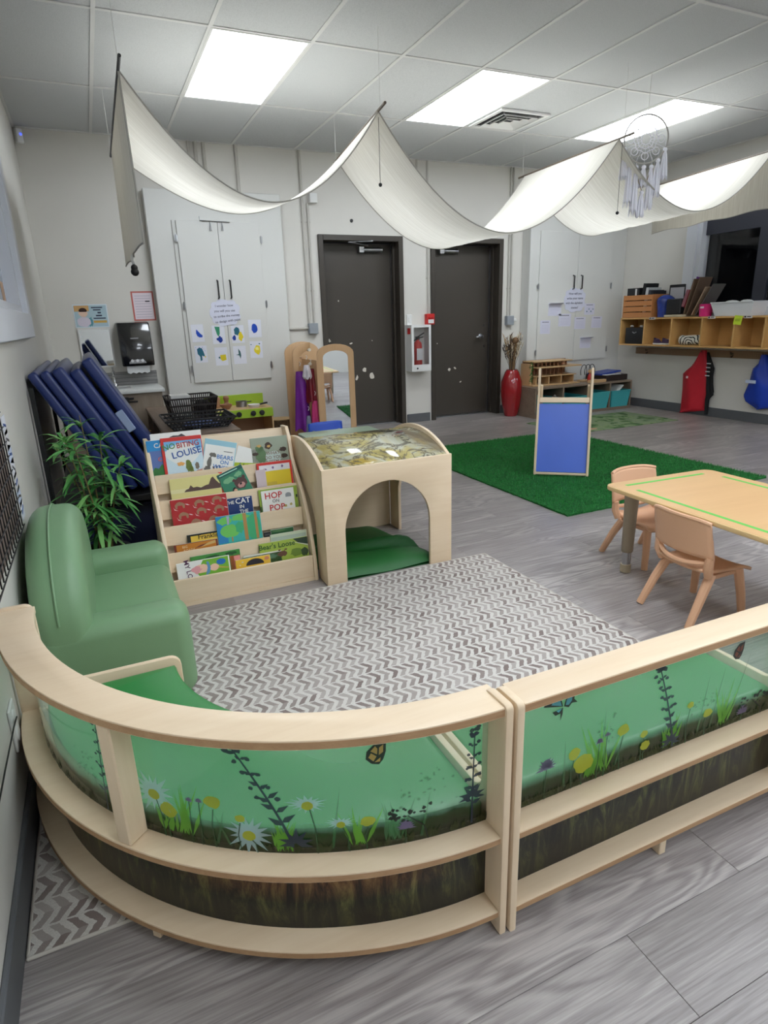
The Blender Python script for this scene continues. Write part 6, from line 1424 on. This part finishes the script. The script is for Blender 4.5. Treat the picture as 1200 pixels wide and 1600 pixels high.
def bl_material():
    n = NT('patterned_fleece'); w = n.node('ShaderNodeTexWave', wave_type='RINGS'); n.link(n.coord((1, 1, 1)), w.inputs['Vector']); w.inputs['Scale'].default_value = 9; w.inputs['Distortion'].default_value = 7; w.inputs['Detail'].default_value = 2
    n.link(n.ramp(w.outputs['Fac'], [(.68, lin((224, 222, 212))), (.78, lin((40, 42, 44)))]), n.b.inputs['Base Color']); n.b.inputs['Roughness'].default_value = .95; return n.m
def rb(u, v):
    a = 2*PI*v; r_ = .056*(1+.08*math.sin(3*a+5*u))*(1-.25*max(0, u-.7))
    return (6.535+.9*r_*math.cos(a)+.02*u, 5.30-.29*u, CZ0+.022+.052+r_*math.sin(a)*.92)
MB().sheet(rb, 16, 20).build('roll', bl_material(), t, smooth=60)
MB().lathe([(0, 0), (.05, 0), (.054, .006)], (6.535, 5.305, CZ0+.074), 18, Matrix.Rotation(R(90), 4, 'X')).build('end', flat('fleece_white', (222, 220, 210)), t)
MB().tube([(6.535+.0045*i*math.cos(.7*i), 5.3068, CZ0+.074+.0045*i*math.sin(.7*i)) for i in range(1, 11)], .0035, 5).build('spiral', flat('fleece_black', (36, 36, 38)), t)

# ------------------------------------------------------------------ hanging on the rail
def cloth_panel(name, label, cat, outline, thick, mat_, seed=0):
    """hanging cloth: outline in (y, z) on the right wall, bulging towards the room"""
    t = thing(name, label, cat, (XR-.03, sum(p[0] for p in outline)/len(outline), min(p[1] for p in outline)))
    zs = sorted(set(round(p[1], 3) for p in outline))
    zt_, zb_ = max(p[1] for p in outline), min(p[1] for p in outline)
    def span(z):
        xs = []
        n = len(outline)
        for i in range(n):
            (y0_, z0_), (y1_, z1_) = outline[i], outline[(i+1) % n]
            if (z0_-z)*(z1_-z) <= 0 and z0_ != z1_: xs.append(y0_+(y1_-y0_)*(z-z0_)/(z1_-z0_))
        return (min(xs), max(xs)) if xs else (outline[0][0], outline[0][0]+.001)
    q = random.Random(seed); ph = q.uniform(0, 6)
    def fn(u, v):
        z = zt_-.0005+(zb_-zt_+.001)*u; a, b = span(z); y_ = a+(b-a)*v
        x = XR-.03-thick*(math.sin(PI*v)**.5)*(.4+.6*math.sin(PI*min(1, .15+u*.75))) - .008*math.sin(9*v+ph+3*u)
        return (x, y_, z)
    MB().sheet(fn, 24, 18).build('front', mat_, t, smooth=70)
    def bk_(u, v):
        z = zt_-.0005+(zb_-zt_+.001)*u; a, b = span(z); return (XR-.026, a+(b-a)*v, z)
    MB().sheet(bk_, 8, 4).build('rear', mat_, t, smooth=70)
    return t
M_RV = mat('red_cloth', (196, 30, 48), .6, vary=.08)
t = cloth_panel('red_vest', 'red sleeveless vest hanging from the coat rail', 'vest', [(5.14, .74), (5.08, .74), (5.035, .60), (5.02, .45), (5.015, .06), (5.34, .0), (5.35, .30), (5.365, .47), (5.24, .57)], .05, M_RV, 1)
MB().box(XR-.094, XR-.090, 5.235, 5.262, .42, .445).build('badge', flat('badge_white', (226, 190, 196)), t, smooth=0)
t = cloth_panel('patterned_bag', 'black and white patterned bag hanging right of the red vest', 'bag', [(5.06, .72), (5.045, .72), (4.95, .55), (4.955, .45), (4.93, .30), (4.905, .26), (4.965, .20), (4.965, .02), (5.0, .02), (5.01, .18), (5.03, .45)], .03, mat('black_cloth', (18, 18, 20), .8), 2)
q = random.Random(4)
dots = MB()
for k in range(16): dots.add([(XR-.075, 4.975+.05*(k % 4)/3.5+dy, .60-.045*(k//4)+dz) for dy, dz in ((-.007, -.006), (.007, -.006), (.007, .006), (-.007, .006))], [(0, 1, 2, 3)])
dots.build('white_check', flat('check_white', (206, 206, 206)), t, smooth=0)
t = cloth_panel('blue_tote', 'royal blue tote bag hanging at the right end of the coat rail', 'bag', [(4.40, .72), (4.35, .72), (4.30, .52), (4.15, .40), (4.14, .26), (4.22, .18), (4.36, .15), (4.52, .22), (4.555, .28), (4.51, .44), (4.485, .58), (4.43, .60)], .07, mat('royal_blue_cloth', (24, 62, 178), .45, vary=.12, vscale=6), 3)
MB().box(XR-.108, XR-.104, 4.385, 4.50, .425, .458).build('print_band', flat('band_white', (196, 208, 232)), t, smooth=0)

# ------------------------------------------------------------------ cloth canopy slung over four rods
def canopy_material():
    t = NT('canopy_cotton')
    n = t.noise(t.coord((3, 90, 3)), 1.0, 2, .5)
    c = t.ramp(n, [(.3, lin((216, 211, 199))), (.7, lin((232, 228, 218)))])
    df = t.node('ShaderNodeBsdfDiffuse'); tl = t.node('ShaderNodeBsdfTranslucent'); mx = t.node('ShaderNodeMixShader')
    t.link(c, df.inputs[0]); t.link(c, tl.inputs[0]); mx.inputs[0].default_value = .34
    t.link(df.outputs[0], mx.inputs[1]); t.link(tl.outputs[0], mx.inputs[2]); t.link(mx.outputs[0], t.out.inputs[0]); return t.m
M_CAN = canopy_material(); M_HEM = mat('canopy_hem', (176, 172, 163), .8)
RODS = [((.645, 3.70, 2.400), (.665, 5.40, 2.400)), ((2.10, 3.86, 2.395), (2.42, 5.45, 2.47)), ((3.925, 3.76, 2.36), (4.34, 5.46, 2.46)), ((5.44, 3.66, 2.375), (6.02, 5.45, 2.45))]
t = thing('canopy', 'white cotton canopy hanging in swags from ceiling rods', 'canopy', (3.2, 4.6, 2.4))
LOW = [(1.855, 2.03), (1.735, 1.80), (1.915, 1.95)]
def swag(k):
    (a0, b0), (a1, b1) = RODS[k], RODS[k+1]
    def fn(u, v):
        # v along the rods (near..far, a little inside the rod ends), u across the swag
        vv = .03+.94*v
        p = Vector(a0).lerp(Vector(b0), vv); q_ = Vector(a1).lerp(Vector(b1), vv)
        lo = LOW[k][0]+(LOW[k][1]-LOW[k][0])*v
        base = p.lerp(q_, u); top = p.z+(q_.z-p.z)*u
        sag = top-lo; s_ = 1-abs(2*u-1)**1.9
        return (base.x, base.y, top-sag*s_ + .0035*math.sin(26*v+6*u)*s_ + .0018*math.sin(71*v-9*u)*s_)
    return fn
for k in range(3):
    fn = swag(k)
    MB().sheet(fn, 48, 72).build('swag', M_CAN, t, smooth=80)
    for v in (0, 1): MB().tube([Vector(fn(i/40, v)) + Vector((0, 0, -.001)) for i in range(41)], .0042, 6).build('hem', M_HEM, t)
def flap(k, drop0, drop1, out, lean):
    a, b = RODS[k]
    def fn(u, v):
        p = Vector(a).lerp(Vector(b), .03+.94*v); d = drop0+(drop1-drop0)*v
        return (p.x + lean*u + .012*math.sin(9*v+2)*u, p.y, p.z-d*u + (out*math.sin(17*v)*u))
    return fn
f0 = flap(0, .78, .76, .006, .0); MB().sheet(f0, 14, 24).build('end_flap', M_CAN, t, smooth=80)
MB().tube([f0(i/10, 0) for i in range(11)], .0055, 6).build('hem', M_HEM, t); MB().tube([f0(1, i/16) for i in range(17)], .005, 6).build('hem', M_HEM, t)
f3 = flap(3, .42, .46, .007, .02); MB().sheet(f3, 12, 30).build('end_flap', M_CAN, t, smooth=80)
MB().tube([f3(1, i/24) for i in range(25)], .004, 6).build('hem', M_HEM, t)
M_ROD = mat('bamboo_rod', (84, 72, 58), .6)
for k, (a, b) in enumerate(RODS):
    A_, B_ = Vector(a), Vector(b); d = (B_-A_).normalized()
    MB().tube([A_-d*.13, B_+d*.10], .0085, 8).build('rod', M_BLK if k == 0 else M_ROD, t)
    for f_ in (.0, 1.0):
        p = A_.lerp(B_, f_)
        MB().tube([p, (p.x, p.y, ZC)], .0012, 4).build('suspension_cord', flat('white_cord', (224, 224, 220)), t)
for (x, y_, zt_, zb_) in ((2.12, 3.93, 2.37, 2.0), (3.94, 3.78, 2.34, 1.88)):
    MB().tube([(x, y_, zt_), (x, y_, zb_)], .0018, 5).build('pull_cord', flat('dark_cord', (90, 86, 80)), t); MB().ball((x, y_, zb_), .012, 8, 6).build('bead', M_BLK, t)
MB().tube([(.655, 4.62, 1.64), (.650, 4.60, 1.61), (.66, 4.62, 1.585)], .012, 6).build('white_knot', flat('white_cord', (224, 224, 220)), t)
MB().ball((.655, 4.61, 1.565), .022, 10, 6, (1, 1, 1)).ball((.655, 4.61, 1.54), .026, 10, 6).build('black_weight', M_BLK, t)

# ------------------------------------------------------------------ dream catcher
t = thing('dream_catcher', 'round white crocheted dream catcher with tassels on a string', 'dream catcher', (4.22, 3.84, 2.39))
M_YARN = mat('white_yarn', (240, 240, 248), .9); M_HOOP = mat('hoop_grey', (176, 172, 166), .6)
DC = Vector((4.222, 3.84, 2.388)); ux = Vector((.90, -.43, .0)).normalized(); uz = Vector((0, 0, 1))
def dp(r, a, dz=0): return DC + ux*(r*math.cos(a)) + uz*(r*math.sin(a)+dz)
HR = .158
MB().tube([dp(HR, 2*PI*i/40) for i in range(40)], .0055, 8, closed=True).build('hoop', M_HOOP, t)
wb = MB()
for r_ in (.035, .06, .085): wb.tube([dp(r_*(1+.06*math.cos(8*2*PI*i/48)), 2*PI*i/48) for i in range(48)], .0032, 5, closed=True)
for i in range(16): wb.tube([dp(.035, 2*PI*i/16), dp(HR if i % 2 else .12, 2*PI*i/16)], .0018, 4)
for i in range(8): wb.tube([dp(.025, 2*PI*j/12) + ux*(.11*math.cos(2*PI*i/8)) + uz*(.11*math.sin(2*PI*i/8)) for j in range(12)], .0028, 5, closed=True)
wb.build('web', M_YARN, t)
MB().tube([DC+uz*HR, DC+uz*(ZC-DC.z)], .0015, 5).build('string', flat('white_cord', (224, 224, 220)), t)
for k, (dx, z0_, L_) in enumerate([(-.15, -.05, .20), (-.105, -.13, .30), (-.055, -.17, .32), (0, -.17, .14), (.0, -.34, .17), (.055, -.17, .28), (.10, -.13, .24), (.145, -.06, .20)]):
    p = DC + ux*dx + uz*z0_
    MB().tube([p+uz*.05, p], .002, 4).ball(tuple(p-uz*.012), .016, 8, 6).build('tassel_bead', M_YARN, t)
    def tas(u, v, p=p, L_=L_, k=k):
        a = 2*PI*v; r_ = (.007+.018*u**.6)*(1+.28*math.sin(7*a+k))
        return (p.x+r_*math.cos(a), p.y+r_*math.sin(a), p.z-.02-(L_-.02)*u*(1+.10*math.sin(9*a+2*k)*u))
    MB().sheet(tas, 8, 40).build('tassel', M_YARN, t, smooth=60)
MB().tube([DC+ux*-.075+uz*-.16, DC+ux*-.02+uz*-.30, DC+uz*-.34], .003, 5).tube([DC+ux*.07+uz*-.16, DC+ux*.03+uz*-.27, DC+uz*-.32], .003, 5).build('beaded_cord', mat('tan_cord', (150, 130, 104), .8), t)

# ------------------------------------------------------------------ left wall
t = thing('wire_grid', 'black wire grid panel with brown backing on the left wall', 'wire panel', (.02, 1.8, .575))
MB().box(.003, .012, 1.30, 2.325, .58, 1.10).build('backing', mat('brown_backing', (116, 100, 92), .8, vary=.06), t, smooth=0)
gw = MB()
for k in range(22):
    y_ = 1.31+.048*k
    if y_ < 2.33: gw.tube([(.020, y_, .578), (.020, y_, 1.10)], .0022, 5)
for k in range(12): gw.tube([(.0245, 1.30, .58+.047*k), (.0245, 2.33, .58+.047*k)], .0022, 5)
gw.build('wires', M_BLK, t)
q = random.Random(17)
for k in range(7):
    z_ = .62+.048*k
    s_ = thing('clipped_paper', 'small paper sheet clipped to the wire grid edge, number %s from the bottom' % ('one', 'two', 'three', 'four', 'five', 'six', 'seven')[k], 'paper', (.03, 2.36, z_-.03), 0, 'papers on the wire grid')
    MB().obox(Matrix.Translation((.022, 2.375, z_)) @ Matrix.Rotation(R(q.uniform(-12, 12)), 4, 'X'), .001, .040, .030).build('sheet', flat('paper_grid_%d' % (k % 3), ((214, 216, 224), (190, 200, 222), (206, 204, 206))[k % 3]), s_, smooth=0)
    MB().obox(Matrix.Translation((.0235, 2.375, z_)) @ Matrix.Rotation(R(q.uniform(-30, 30)), 4, 'X'), .0006, .026, .004).build('scribble', flat('scribble_%d' % (k % 2), ((62, 84, 140), (80, 74, 78))[k % 2]), s_, smooth=0)
t = thing('wall_outlet', 'white double outlet low on the left wall by the bench', 'outlet', (.0, 1.60, .22))
MB().box(.0005, .007, 1.565, 1.635, .215, .33, .002, 1).build('plate', M_WHITE, t)
for z_ in (.248, .297): MB().prism(arc(1.60, z_, .018, 0, 360, 14)[:-1], (.007, 0, 0), (0, 1, 0), (0, 0, 1), .003).build('socket', M_WHITE, t)
t = thing('thin_cable', 'thin dark cable running along the left wall to the outlet', 'cable', (.01, 1.4, .30)); MB().tube([(.014, 1.595, .297), (.012, 1.55, .297), (.008, 1.4, .29), (.006, 1.2, .285)], .002, 6).build('cord', M_BLK, t)
t = thing('motion_sensor', 'small white motion sensor in the upper left corner', 'sensor', (.05, 6.52, 2.70))
MB().obox(Matrix.Translation((.045, 6.545, 2.735)) @ Matrix.Rotation(R(35), 4, 'Z'), .028, .022, .055, .010, 3).build('housing', M_WHITE, t)
MB().ball((.062, 6.525, 2.745), .011, 8, 6).build('led', mat('blue_led', (90, 110, 230), .3, emit=(90, 110, 255), estr=1.2), t)
